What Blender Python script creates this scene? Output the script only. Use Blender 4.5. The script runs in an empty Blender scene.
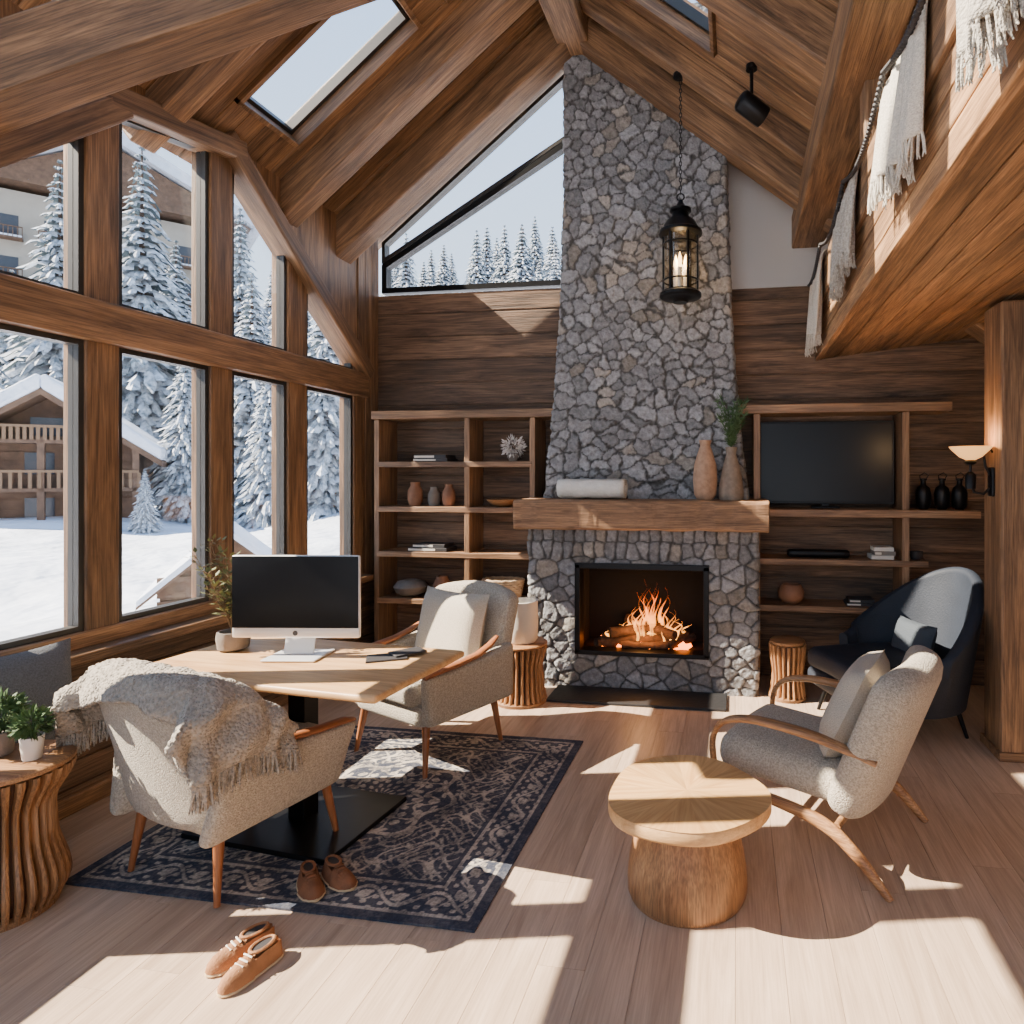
import bpy, bmesh, math, random
import numpy as np
from mathutils import Vector, Matrix, Euler, noise
random.seed(7); np.random.seed(7)
PI=math.pi
def S(r,g,b,a=1):
    f=lambda c:(c/255/12.92) if c/255<=.04045 else ((c/255+.055)/1.055)**2.4
    return (f(r),f(g),f(b),a)
# ---------------------------------------------------------------- materials
def newmat(name):
    m=bpy.data.materials.new(name); m.use_nodes=True
    nt=m.node_tree; b=nt.nodes['Principled BSDF']
    return m,nt,b
def N(nt,t,**k):
    n=nt.nodes.new(t)
    for a,v in k.items(): setattr(n,a,v)
    return n
def plain(name,col,rough=.5,metal=0,bump=0,bs=60,var=0,vs=8,spec=None,emit=None,es=0,coat=0,sheen=0,bd=.01):
    m,nt,b=newmat(name); L=nt.links
    b.inputs['Base Color'].default_value=col; b.inputs['Roughness'].default_value=rough; b.inputs['Metallic'].default_value=metal
    if spec is not None: b.inputs['Specular IOR Level'].default_value=spec
    if coat: b.inputs['Coat Weight'].default_value=coat
    if sheen: b.inputs['Sheen Weight'].default_value=sheen
    if emit: b.inputs['Emission Color'].default_value=emit; b.inputs['Emission Strength'].default_value=es
    tc=N(nt,'ShaderNodeTexCoord')
    if bump:
        n=N(nt,'ShaderNodeTexNoise'); n.inputs['Scale'].default_value=bs; n.inputs['Detail'].default_value=3
        bp=N(nt,'ShaderNodeBump'); bp.inputs['Strength'].default_value=bump; bp.inputs['Distance'].default_value=bd
        L.new(tc.outputs['Object'],n.inputs['Vector']); L.new(n.outputs['Fac'],bp.inputs['Height']); L.new(bp.outputs['Normal'],b.inputs['Normal'])
    if var:
        n=N(nt,'ShaderNodeTexNoise'); n.inputs['Scale'].default_value=vs; n.inputs['Detail'].default_value=4
        L.new(tc.outputs['Object'],n.inputs['Vector'])
        r=N(nt,'ShaderNodeValToRGB'); r.color_ramp.elements[0].position=.3; r.color_ramp.elements[1].position=.7
        r.color_ramp.elements[0].color=tuple(c*(1-var) for c in col[:3])+(1,); r.color_ramp.elements[1].color=tuple(min(1,c*(1+var)) for c in col[:3])+(1,)
        L.new(n.outputs['Fac'],r.inputs['Fac']); L.new(r.outputs['Color'],b.inputs['Base Color'])
    return m
def wood(name,dark,light,axis='x',sc=1,rough=.55,bump=.2,var=.22,fine=.72,knots=False):
    m,nt,b=newmat(name); L=nt.links
    tc=N(nt,'ShaderNodeTexCoord'); geo=N(nt,'ShaderNodeNewGeometry')
    vm=N(nt,'ShaderNodeVectorMath',operation='SCALE'); vm.inputs[0].default_value=(7.3,13.1,5.7)
    L.new(geo.outputs['Random Per Island'],vm.inputs['Scale'])
    ad=N(nt,'ShaderNodeVectorMath',operation='ADD'); L.new(tc.outputs['Object'],ad.inputs[0]); L.new(vm.outputs[0],ad.inputs[1])
    def mp(al,ac):
        k=N(nt,'ShaderNodeMapping'); s=[ac*sc]*3; s['xyz'.index(axis)]=al*sc
        k.inputs['Scale'].default_value=s; L.new(ad.outputs[0],k.inputs['Vector']); return k
    m1=mp(.9,11); m2=mp(2.6,90); m3=mp(.5,2.2)
    n1=N(nt,'ShaderNodeTexNoise'); n1.inputs['Scale'].default_value=1.6; n1.inputs['Detail'].default_value=10; n1.inputs['Roughness'].default_value=.68; n1.inputs['Distortion'].default_value=.9
    n2=N(nt,'ShaderNodeTexNoise'); n2.inputs['Scale'].default_value=1.8; n2.inputs['Detail'].default_value=4
    n3=N(nt,'ShaderNodeTexNoise'); n3.inputs['Scale'].default_value=1.7; n3.inputs['Detail'].default_value=4
    L.new(m1.outputs[0],n1.inputs['Vector']); L.new(m2.outputs[0],n2.inputs['Vector']); L.new(m3.outputs[0],n3.inputs['Vector'])
    r=N(nt,'ShaderNodeValToRGB'); e=r.color_ramp.elements; e[0].position=.33; e[1].position=.66; e[0].color=dark; e[1].color=light
    L.new(n1.outputs['Fac'],r.inputs['Fac'])
    mr=N(nt,'ShaderNodeMapRange'); mr.inputs['From Min'].default_value=.38; mr.inputs['From Max'].default_value=.6; mr.inputs['To Min'].default_value=fine; mr.inputs['To Max'].default_value=1.06
    L.new(n2.outputs['Fac'],mr.inputs['Value'])
    m4=N(nt,'ShaderNodeMapRange'); m4.inputs['From Min'].default_value=.35; m4.inputs['From Max'].default_value=.65; m4.inputs['To Min'].default_value=1-(1-fine)*.8; m4.inputs['To Max'].default_value=1+(1-fine)*.4
    L.new(n3.outputs['Fac'],m4.inputs['Value'])
    mv=N(nt,'ShaderNodeMapRange'); mv.inputs['To Min'].default_value=1-var; mv.inputs['To Max'].default_value=1+var
    L.new(geo.outputs['Random Per Island'],mv.inputs['Value'])
    mu=N(nt,'ShaderNodeMath',operation='MULTIPLY'); L.new(mr.outputs[0],mu.inputs[0]); L.new(mv.outputs[0],mu.inputs[1])
    mu2=N(nt,'ShaderNodeMath',operation='MULTIPLY'); L.new(mu.outputs[0],mu2.inputs[0]); L.new(m4.outputs[0],mu2.inputs[1])
    sc_=N(nt,'ShaderNodeVectorMath',operation='SCALE'); L.new(r.outputs['Color'],sc_.inputs[0]); L.new(mu2.outputs[0],sc_.inputs['Scale'])
    L.new(sc_.outputs[0],b.inputs['Base Color'])
    b.inputs['Roughness'].default_value=rough
    ma=N(nt,'ShaderNodeMath',operation='ADD'); L.new(n1.outputs['Fac'],ma.inputs[0]); L.new(n2.outputs['Fac'],ma.inputs[1])
    bp=N(nt,'ShaderNodeBump'); bp.inputs['Strength'].default_value=bump; bp.inputs['Distance'].default_value=.01
    L.new(ma.outputs[0],bp.inputs['Height']); L.new(bp.outputs['Normal'],b.inputs['Normal'])
    return m
WK={'beam':(S(90,66,46),S(174,133,95),1,.6,.4,.14),
    'wall':(S(68,51,39),S(140,108,82),1,.65,.4,.28),
    'ceil':(S(98,71,49),S(184,140,99),1,.6,.35,.28),
    'frame':(S(98,72,50),S(172,131,93),1,.5,.3,.1),
    'oak':(S(176,130,82),S(216,174,122),1.2,.42,.08,.08),
    'oakd':(S(142,96,60),S(192,144,98),1.2,.45,.1,.15),
    'floor':(S(168,144,122),S(200,175,152),1,.42,.05,.05),
    'leg':(S(122,72,42),S(168,106,64),1.5,.4,.08,.05),
    'mantel':(S(110,80,56),S(178,136,98),1,.6,.4,.1),
    'shelf':(S(110,80,56),S(172,132,96),1,.5,.2,.12)}
_wc={}
def W(k,axis='x'):
    if (k,axis) not in _wc:
        d,l,sc,ro,bu,va=WK[k]; _wc[(k,axis)]=wood('wood_%s_%s'%(k,axis),d,l,axis,sc,ro,bu,va,fine=.92 if k in('oak','floor','leg') else .6)
    return _wc[(k,axis)]
def fabric(name,c,var=.18,sc=170,bump=.9):
    m,nt,b=newmat(name); L=nt.links
    tc=N(nt,'ShaderNodeTexCoord'); v=N(nt,'ShaderNodeTexVoronoi'); v.inputs['Scale'].default_value=sc
    n=N(nt,'ShaderNodeTexNoise'); n.inputs['Scale'].default_value=sc*.7; n.inputs['Detail'].default_value=3
    L.new(tc.outputs['Object'],v.inputs['Vector']); L.new(tc.outputs['Object'],n.inputs['Vector'])
    r=N(nt,'ShaderNodeValToRGB'); e=r.color_ramp.elements; e[0].position=.35; e[1].position=.65
    e[0].color=tuple(x*(1-var*1.6) for x in c[:3])+(1,); e[1].color=tuple(min(1,x*(1+var)) for x in c[:3])+(1,)
    L.new(n.outputs['Fac'],r.inputs['Fac']); L.new(r.outputs['Color'],b.inputs['Base Color'])
    bp=N(nt,'ShaderNodeBump'); bp.inputs['Strength'].default_value=bump; bp.inputs['Distance'].default_value=.004; bp.invert=True
    L.new(v.outputs['Distance'],bp.inputs['Height']); L.new(bp.outputs['Normal'],b.inputs['Normal'])
    b.inputs['Roughness'].default_value=.95; b.inputs['Sheen Weight'].default_value=.15
    return m
def attrmat(name,rough=.8,ns=40,nv=.25,bump=.5,bs=60):
    m,nt,b=newmat(name); L=nt.links
    a=N(nt,'ShaderNodeAttribute',attribute_name='Col'); tc=N(nt,'ShaderNodeTexCoord')
    n=N(nt,'ShaderNodeTexNoise'); n.inputs['Scale'].default_value=ns; n.inputs['Detail'].default_value=6; n.inputs['Roughness'].default_value=.65
    L.new(tc.outputs['Object'],n.inputs['Vector'])
    mr=N(nt,'ShaderNodeMapRange'); mr.inputs['From Min'].default_value=.3; mr.inputs['From Max'].default_value=.7; mr.inputs['To Min'].default_value=1-nv; mr.inputs['To Max'].default_value=1+nv
    L.new(n.outputs['Fac'],mr.inputs['Value'])
    s=N(nt,'ShaderNodeVectorMath',operation='SCALE'); L.new(a.outputs['Color'],s.inputs[0]); L.new(mr.outputs[0],s.inputs['Scale']); L.new(s.outputs[0],b.inputs['Base Color'])
    b.inputs['Roughness'].default_value=rough
    n2=N(nt,'ShaderNodeTexNoise'); n2.inputs['Scale'].default_value=bs; n2.inputs['Detail'].default_value=5
    L.new(tc.outputs['Object'],n2.inputs['Vector'])
    bp=N(nt,'ShaderNodeBump'); bp.inputs['Strength'].default_value=bump; bp.inputs['Distance'].default_value=.01
    L.new(n2.outputs['Fac'],bp.inputs['Height']); L.new(bp.outputs['Normal'],b.inputs['Normal'])
    return m
def glassmat(name,tint=(1,1,1,1),fac=.06):
    m,nt,b=newmat(name); L=nt.links; nt.nodes.remove(b)
    o=nt.nodes['Material Output']; t=N(nt,'ShaderNodeBsdfTransparent'); t.inputs[0].default_value=tint
    g=N(nt,'ShaderNodeBsdfGlossy'); g.inputs['Roughness'].default_value=.03
    mx=N(nt,'ShaderNodeMixShader'); mx.inputs[0].default_value=fac
    L.new(t.outputs[0],mx.inputs[1]); L.new(g.outputs[0],mx.inputs[2]); L.new(mx.outputs[0],o.inputs['Surface']); return m
GLASS=glassmat('window_glass',fac=.04); LGLASS=glassmat('lantern_glass',(.95,.9,.8,1),.12)
BLACK=plain('black_metal',S(24,24,26),.4,.6); DARKFR=plain('dark_frame',S(40,38,36),.45)
BOUCLE=fabric('boucle',S(174,163,146)); PILLOW=fabric('pillow_linen',S(182,171,154),.1,260,.5)
THROW=fabric('knit_throw',S(156,146,133),.15,85,1.6); CLOTH=fabric('draped_linen',S(200,192,178),.12,200,.6)
BLUEC=fabric('slate_cushion',S(92,96,102),.15,220,.6)
LEATHER=plain('navy_leather',S(36,42,52),.62,0,.25,90,.12,5,spec=.3)
SNOW=plain('snow',(.60,.645,.74,1),.8,0,1,.9,.16,.35,bd=.35)  # bluish mottling paints soft shading into the snow colour
PLASTER=plain('plaster',S(196,193,190),.9,0,.1,40)
CERW=plain('ceramic_white',S(222,217,208),.5,0,.2,30); CERG=plain('ceramic_grey',S(120,112,104),.7,0,.4,40,.2,12)
TERRA=plain('terracotta',S(140,98,72),.65,0,.3,50,.25,10); LEAF=plain('leaf_green',S(66,92,52),.6,0,0,1,.3,20)
SILVER=plain('aluminium',S(215,216,218),.35,.35); SCREEN=plain('screen_glass',(.003,.003,.004,1),.3,spec=.25)
STONE=attrmat('stone',.85,38,.3,.7,70); SUEDE=plain('suede_brown',S(150,104,68),.85,0,.3,120,.15,20); SOLE=plain('shoe_sole',S(206,180,140),.8)
PAPER=plain('paper',S(215,208,196),.8); BOOKD=plain('book_dark',S(46,44,46),.6); SOOT=plain('soot',S(12,10,9),.95,0,.5,30)
# ---------------------------------------------------------------- mesh builder
class MB:
    def __init__(s): s.v=[];s.f=[];s.mi=[];s.sm=[]
    def add(s,vs,fs,m=0,smooth=False,M=None):
        o=len(s.v)
        for p in vs:
            p=Vector(p); s.v.append(M@p if M is not None else p)
        for f in fs: s.f.append([i+o for i in f]); s.mi.append(m); s.sm.append(smooth)
    def hexa(s,p,m=0,M=None): s.add(p,[(0,3,2,1),(4,5,6,7),(0,1,5,4),(1,2,6,5),(2,3,7,6),(3,0,4,7)],m,False,M)
    def box(s,a,b,m=0,M=None):
        (x0,y0,z0),(x1,y1,z1)=a,b
        s.hexa([(x0,y0,z0),(x1,y0,z0),(x1,y1,z0),(x0,y1,z0),(x0,y0,z1),(x1,y0,z1),(x1,y1,z1),(x0,y1,z1)],m,M)
    def cbox(s,c,size,m=0,rot=(0,0,0),taper=1):
        M=Matrix.Translation(c)@Euler(rot).to_matrix().to_4x4(); a,b,d=[q/2 for q in size]; t=taper
        s.hexa([(-a*t,-b*t,-d),(a*t,-b*t,-d),(a*t,b*t,-d),(-a*t,b*t,-d),(-a,-b,d),(a,-b,d),(a,b,d),(-a,b,d)],m,M)
    def prism(s,pts,axis,a,b,m=0):
        n=len(pts)
        def P(p,t): return (t,p[0],p[1]) if axis=='x' else (p[0],t,p[1]) if axis=='y' else (p[0],p[1],t)
        s.add([P(p,a) for p in pts]+[P(p,b) for p in pts],[tuple(range(n)),tuple(range(2*n-1,n-1,-1))]+[(i,(i+1)%n,n+(i+1)%n,n+i) for i in range(n)],m)
    def lathe(s,prof,n=32,c=(0,0,0),m=0,M=None,smooth=True,fn=None):
        vs=[];fs=[]
        for r,z in prof:
            for i in range(n):
                a=2*PI*i/n; k=fn(a,r,z) if fn else 1
                vs.append((c[0]+r*k*math.cos(a),c[1]+r*k*math.sin(a),c[2]+z))
        for j in range(len(prof)-1):
            for i in range(n): fs.append((j*n+i,j*n+(i+1)%n,(j+1)*n+(i+1)%n,(j+1)*n+i))
        fs.append(tuple(range(n))[::-1]); fs.append(tuple((len(prof)-1)*n+i for i in range(n)))
        s.add(vs,fs,m,smooth,M)
    def tube(s,pts,rads,n=8,m=0,M=None,flat=1.0,smooth=True,up=None):
        pts=[Vector(p) for p in pts]
        if not hasattr(rads,'__len__'): rads=[rads]*len(pts)
        vs=[];fs=[];pu=None
        for i,p in enumerate(pts):
            t=(pts[min(i+1,len(pts)-1)]-pts[max(i-1,0)])
            t=t.normalized() if t.length>1e-9 else Vector((0,0,1))
            if pu is None: ref=Vector(up) if up else (Vector((0,0,1)) if abs(t.z)<.9 else Vector((1,0,0)))
            else: ref=pu
            sd=t.cross(ref)
            if sd.length<1e-6: sd=t.cross(Vector((1,.3,.2)))
            sd.normalize(); u=sd.cross(t).normalized(); pu=u
            for k in range(n):
                a=2*PI*k/n+PI/n; vs.append(p+sd*math.cos(a)*rads[i]+u*math.sin(a)*rads[i]*flat)
        for j in range(len(pts)-1):
            for k in range(n): fs.append((j*n+k,j*n+(k+1)%n,(j+1)*n+(k+1)%n,(j+1)*n+k))
        fs.append(tuple(range(n))[::-1]); fs.append(tuple((len(pts)-1)*n+i for i in range(n)))
        s.add(vs,fs,m,smooth,M)
    def soft(s,c,size,r,K=10,fn=None,rot=(0,0,0),m=0):
        h=Vector(size)/2; co=[math.sin((-1+2*i/K)*PI/2) for i in range(K+1)]
        d={};vs=[];fs=[]
        def vid(i,j,k):
            if (i,j,k) not in d:
                p=Vector((co[i]*h.x,co[j]*h.y,co[k]*h.z)); q=Vector([max(-(h[a]-r),min(h[a]-r,p[a])) for a in range(3)])
                e=p-q
                if e.length>1e-9: p=q+e.normalized()*r
                if fn: p=Vector(fn(p))
                d[(i,j,k)]=len(vs); vs.append(p)
            return d[(i,j,k)]
        for a in range(K):
            for b in range(K):
                for e in (0,K):
                    fs.append([vid(a,b,e),vid(a+1,b,e),vid(a+1,b+1,e),vid(a,b+1,e)])
                    fs.append([vid(a,e,b),vid(a+1,e,b),vid(a+1,e,b+1),vid(a,e,b+1)])
                    fs.append([vid(e,a,b),vid(e,a+1,b),vid(e,a+1,b+1),vid(e,a,b+1)])
        M=Matrix.Translation(c)@Euler(rot).to_matrix().to_4x4()
        s.add(vs,fs,m,True,M)
    def pillow(s,c,w,h,t,rot=(0,0,0),m=0,K=14):
        vs=[];fs=[]
        for sg in (1,-1):
            for i in range(K+1):
                for j in range(K+1):
                    u=-1+2*i/K; v=-1+2*j/K
                    th=t/2*((1-u**4)*(1-v**4))**.55
                    pin=1-.07*(1-u*u)*abs(v)**3; pin2=1-.07*(1-v*v)*abs(u)**3
                    vs.append((u*w/2*pin2,sg*th,v*h/2*pin))
            o=0 if sg==1 else (K+1)**2
            for i in range(K):
                for j in range(K):
                    a=o+i*(K+1)+j; fs.append((a,a+1,a+K+2,a+K+1))
        M=Matrix.Translation(c)@Euler(rot).to_matrix().to_4x4(); s.add(vs,fs,m,True,M)
    def obj(s,name,mats,parent=None,bevel=0,loc=(0,0,0),rot=(0,0,0),matrix=None,weld=False,solid=0,sub=0,world=False,col=None):
        me=bpy.data.meshes.new(name); me.from_pydata([tuple(p) for p in s.v],[],s.f)
        if not isinstance(mats,(list,tuple)): mats=[mats]
        for m in mats: me.materials.append(m)
        me.polygons.foreach_set('material_index',s.mi); me.polygons.foreach_set('use_smooth',s.sm)
        bm=bmesh.new(); bm.from_mesh(me)
        if weld: bmesh.ops.remove_doubles(bm,verts=bm.verts,dist=1e-5)
        bmesh.ops.recalc_face_normals(bm,faces=bm.faces); bm.to_mesh(me); bm.free()
        if any(s.sm): me.set_sharp_from_angle(angle=math.radians(50))
        ob=bpy.data.objects.new(name,me); bpy.context.scene.collection.objects.link(ob)
        if matrix is not None: ob.matrix_world=matrix
        else: ob.location=loc; ob.rotation_euler=rot
        if parent:
            ob.parent=parent
            if world: ob.matrix_parent_inverse=(Matrix.Translation(parent.location)@parent.rotation_euler.to_matrix().to_4x4()).inverted()
        if solid: k=ob.modifiers.new('s','SOLIDIFY'); k.thickness=solid; k.offset=0
        if bevel: k=ob.modifiers.new('b','BEVEL'); k.width=bevel; k.segments=2; k.limit_method='ANGLE'; k.angle_limit=math.radians(40)
        if sub: k=ob.modifiers.new('u','SUBSURF'); k.levels=sub; k.render_levels=sub
        return ob
def root(name,loc=(0,0,0),rz=0,sc=1):
    e=bpy.data.objects.new(name,None); e.location=loc; e.rotation_euler=(0,0,math.radians(rz)); e.empty_display_size=.1; e.scale=(sc,sc,sc)
    bpy.context.scene.collection.objects.link(e); return e
def beam(name,a,b,w,h,kind='beam',bevel=.012,parent=None,up=(0,0,1)):
    a=Vector(a);b=Vector(b); x=(b-a).normalized(); y=Vector(up).cross(x).normalized(); z=x.cross(y)
    M=Matrix((x,y,z)).transposed().to_4x4(); M.translation=(a+b)/2; L=(b-a).length
    mb=MB(); n=max(1,int(L/.12))
    vs=[];fs=[]
    rr=random.random()*50
    for i in range(n+1):
        t=-L/2+L*i/n
        k=.006*noise.noise(Vector((t*2,rr,0))); k2=.006*noise.noise(Vector((t*2,rr,5)))
        for (p,q) in ((-1,-1),(1,-1),(1,1),(-1,1)): vs.append((t,p*w/2+k,q*h/2+k2))
    for i in range(n):
        for k in range(4): fs.append((i*4+k,i*4+(k+1)%4,i*4+4+(k+1)%4,i*4+4+k))
    fs+= [(0,1,2,3),(n*4,n*4+1,n*4+2,n*4+3)]
    mb.add(vs,fs); return mb.obj(name,W(kind,'x'),parent,bevel,matrix=M)
def inset(poly,d):
    n=len(poly);out=[]
    ar=sum(poly[i][0]*poly[(i+1)%n][1]-poly[(i+1)%n][0]*poly[i][1] for i in range(n)); sg=1 if ar>0 else -1
    for i in range(n):
        p0=Vector(poly[i-1]);p=Vector(poly[i]);p1=Vector(poly[(i+1)%n])
        e1=(p-p0).normalized();e2=(p1-p).normalized(); n1=Vector((-e1.y,e1.x))*sg;n2=Vector((-e2.y,e2.x))*sg
        bi=(n1+n2).normalized(); out.append(tuple(p+bi*d/max(.25,bi.dot(n1))))
    return out
def window(name,poly,axis,c,fw=.035,ft=.06,fm=None):
    mb=MB(); inn=inset(poly,fw); n=len(poly)
    for i in range(n):
        j=(i+1)%n; mb.prism([poly[i],poly[j],inn[j],inn[i]],axis,c-ft/2,c+ft/2,0)
    mb.prism(inn,axis,c-.003,c+.003,1)
    return mb.obj(name,[fm or DARKFR,GLASS])
# ---------------------------------------------------------------- geometry constants
XL,XR,YB,YS=-3.1,2.0,5.2,-1.6
RX,RZ,SL=-1.18,5.2,.8
def zr(x): return RZ-SL*abs(x-RX)
al=math.atan(SL); ca,sa=math.cos(al),math.sin(al)
# ---------------------------------------------------------------- floor
mb=MB(); x=XL-.1; i=0
while x<XR+.1:
    y=YS-random.random()*1.5
    while y<YB+.1:
        l=1.5+random.random()*.9; mb.box((x+.0006,max(y,YS)+.0005,-.03),(x+.1594,min(y+l,YB+.1)-.0005,0)) if y+l>YS else None; y+=l
    x+=.16
mb.obj('floor',W('floor','y'),bevel=.0005)
mb=MB(); mb.box((XL-.2,YS-.1,-.25),(XR+.2,YB+.2,-.031)); mb.obj('floor_slab',plain('slab',S(80,66,56),.9))
# ---------------------------------------------------------------- back wall
mb=MB(); z=0;
while z<3.16:
    z1=min(z+.196,3.17); xr=min(XR+.05,RX+(RZ-z1)/SL+.10)
    xs=[XL-.05,-1.0+random.uniform(-.3,.3),xr]
    for k in range(2): mb.box((xs[k]+.001,YB,z+.004),(xs[k+1]-.001,YB+.03,z1))
    z+=.2
mb.box((XL-.05,YB+.012,0),(XR+.05,YB+.1,2.75))
mb.box((XL-.05,YB+.012,2.75),(1.5,YB+.1,3.16))
wb=mb.obj('wall_back',W('wall','x'),bevel=.008)
mb=MB(); mb.prism([(-1.35,3.09),(1.44,3.09),(-1.18,zr(-1.18)-.01),(-1.35,zr(-1.35)-.01)],'y',YB-.01,YB+.08); mb.obj('wall_back_plaster',PLASTER)
window('window_gable_lower',[(-3.06,3.19),(-1.36,3.19),(-1.36,4.42),(-3.06,3.44)],'y',YB+.03,.045,.08,BLACK)
window('window_gable_upper',[(-3.06,3.45),(-1.36,4.43),(-1.36,zr(-1.36)-.06),(-3.06,zr(-3.06)-.06)],'y',YB+.03,.03,.08,DARKFR)
# ---------------------------------------------------------------- left wall
mb=MB(); z=0
while z<.71:
    mb.box((XL-.04,YS,z+.002),(XL,YB,z+.117)); z+=.12
mb.box((XL-.15,YS,0),(XL-.025,YB,.72))
z=.72
while z<3.6:
    mb.box((XL-.04,YS,z+.002),(XL,.18,z+.158)); z+=.16
mb.box((XL-.15,YS,.72),(XL-.03,.18,3.6))
mb.obj('wall_left',W('wall','y'),bevel=.004)
mb=MB()
y=4.90
while y<YB-.01: mb.box((XL-.04,y,.721),(XL+.004,min(y+.097,YB),3.7)); y+=.1
mb.prism([(3.42,3.72),(4.9,3.72),(4.9,2.5),(3.5,3.62)],'x',XL-.06,XL-.01)
mb.prism([(2.1,2.76),(2.78,3.35),(2.82,3.72),(2.1,3.72)],'x',XL-.06,XL-.01)
mb.prism([(2.7,3.5),(3.6,3.62),(3.6,3.74),(2.7,3.74)],'x',XL-.06,XL-.01)
mb.box((XL-.15,4.9,.721),(XL-.05,YB+.1,3.7))
mb.obj('wall_left_upper',W('frame','z'),bevel=.004)
posts=[(.2,.3,3.66),(.95,1.07,3.66),(1.62,1.74,3.66),(2.10,2.22,3.66),(2.63,2.80,3.55),(3.37,3.54,3.62),(4.04,4.24,3.2),(4.82,4.95,2.6)]
mb=MB()
for a,b,h in posts: mb.box((XL-.12,a,.74),(XL+.015,b,h))
mb.obj('trim_posts',W('frame','z'),bevel=.008)
mb=MB(); mb.box((XL-.16,.15,.725),(XL+.13,4.95,.775)); mb.box((XL-.12,.2,.77),(XL+.028,4.9,.85))
mb.box((XL-.14,.15,2.25),(XL+.06,4.97,2.45)); mb.box((XL-.02,YS,0),(XL+.02,YB,.09))
mb.obj('trim_sill_and_transom',W('frame','y'),bevel=.01)
beam('trim_header_1',(XL,3.44,3.66),(XL,4.98,2.44),.18,.12,'frame')
beam('trim_header_2',(XL,2.66,3.46),(XL,3.58,3.62),.18,.12,'frame')
beam('trim_header_3',(XL,2.1,2.85),(XL,2.78,3.46),.18,.12,'frame')
wi=1
for a,b in ((.3,.95),(1.07,1.62),(1.74,2.10),(2.22,2.63),(2.80,3.37),(3.54,4.04),(4.24,4.82)):
    window('window_%d'%wi,[(a,.85),(b,.85),(b,2.25),(a,2.25)],'x',XL-.03,.026,.06); wi+=1
for p in ([(.3,2.45),(.95,2.45),(.95,3.66),(.3,3.66)],[(1.07,2.45),(1.62,2.45),(1.62,3.66),(1.07,3.66)],[(1.74,2.45),(2.10,2.45),(2.10,3.66),(1.74,3.66)],  # unseen near panes, raised to the eave to widen the sunlight on the floor
          [(2.22,2.45),(2.63,2.45),(2.63,3.30),(2.22,2.93)],[(2.80,2.45),(3.37,2.45),(3.37,3.55),(2.80,3.44)],
          [(3.54,2.45),(4.04,2.45),(4.04,3.19),(3.54,3.55)],[(4.24,2.45),(4.82,2.45),(4.82,2.55),(4.24,3.02)]):
    window('window_%d'%wi,p,'x',XL-.03,.026,.06); wi+=1
# ---------------------------------------------------------------- right wall, south wall
mb=MB(); z=0
while z<2.6:
    mb.box((XR,YS,z+.002),(XR+.04,YB,z+.198)); z+=.2
mb.box((XR+.02,YS,0),(XR+.12,YB+.1,2.66)); mb.obj('wall_right',W('wall','y'),bevel=.004)
mb=MB()
for a,b in ((XL-.1,-2.9),(-1.25,-1.1),(.35,.5),(1.85,XR+.1)): mb.box((a,YS-.1,0),(b,YS,min(zr(a),zr(b))-.02))  # unseen wall, left open between its posts so sky light fills the room
mb.box((XL,YS-.1,0),(XR,YS,.25)); mb.box((XL,YS-.1,2.45),(XR,YS,2.57))
mb.obj('wall_south',W('frame','z'),bevel=.005)
# ---------------------------------------------------------------- roof
def slope(nm,x0,x1,left,holes,rafters,ywid=.14):
    if left: o=Vector((x0,0,zr(x0))); M=Matrix(((ca,0,-sa,o.x),(0,1,0,0),(sa,0,ca,o.z),(0,0,0,1)))
    else: o=Vector((x0,0,zr(x0))); M=Matrix(((ca,0,sa,o.x),(0,1,0,0),(-sa,0,ca,o.z),(0,0,0,1)))
    Ls=(x1-x0)/ca; hl=[((a-x0)/ca,(b-x0)/ca,c,d) for a,b,c,d in holes]
    mb=MB(); mk=MB(); ys=sorted(set([YS,YB+.12]+[c for h in hl for c in h[2:]]))
    for yi in range(len(ys)-1):
        ya,yb=ys[yi],ys[yi+1]; hs=sorted([h for h in hl if h[2]<=ya+1e-6 and h[3]>=yb-1e-6]); segs=[];cur=0
        for h in hs: segs.append((cur,h[0])); cur=h[1]
        segs.append((cur,Ls)); n=max(1,round((yb-ya)/ywid)); w=(yb-ya)/n
        for a,b in segs:
            if b-a<.01: continue
            mk.box((a,ya,.03),(b,yb,.16))
            for k in range(n): mb.box((a,ya+k*w+.003,0),(b,ya+(k+1)*w-.003,.035))
    mb.obj('ceiling_'+nm,W('ceil','x'),bevel=.007,matrix=M); mk.obj('ceiling_deck_'+nm,plain('roof_deck_'+nm,S(60,40,26),.8),matrix=M)
    q=MB()
    for i,(y,w,h) in enumerate(rafters): q.box((0,y-w/2,-h),(Ls-.02,y+w/2,.0))
    q.obj('ceiling_rafters_'+nm,W('beam','x'),bevel=.012,matrix=M)
    q=MB()
    for i,(a,b,c,d) in enumerate(hl):
        t=.03
        for (p0,p1) in (((a,c),(a+t,d)),((b-t,c),(b,d)),((a,c),(b,c+t)),((a,d-t),(b,d))): q.box((p0[0],p0[1],-.03),(p1[0],p1[1],.16),0)
        t2=.055
        for (p0,p1) in (((a,c),(a+t2,d)),((b-t2,c),(b,d)),((a,c),(b,c+t2)),((a,d-t2),(b,d))): q.box((p0[0],p0[1],.06),(p1[0],p1[1],.13),1)
        q.box((a,c,.10),(b,d,.105),2)
    q.obj('window_skylights_'+nm,[W('frame','x'),DARKFR,GLASS],bevel=.004,matrix=M)
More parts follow.
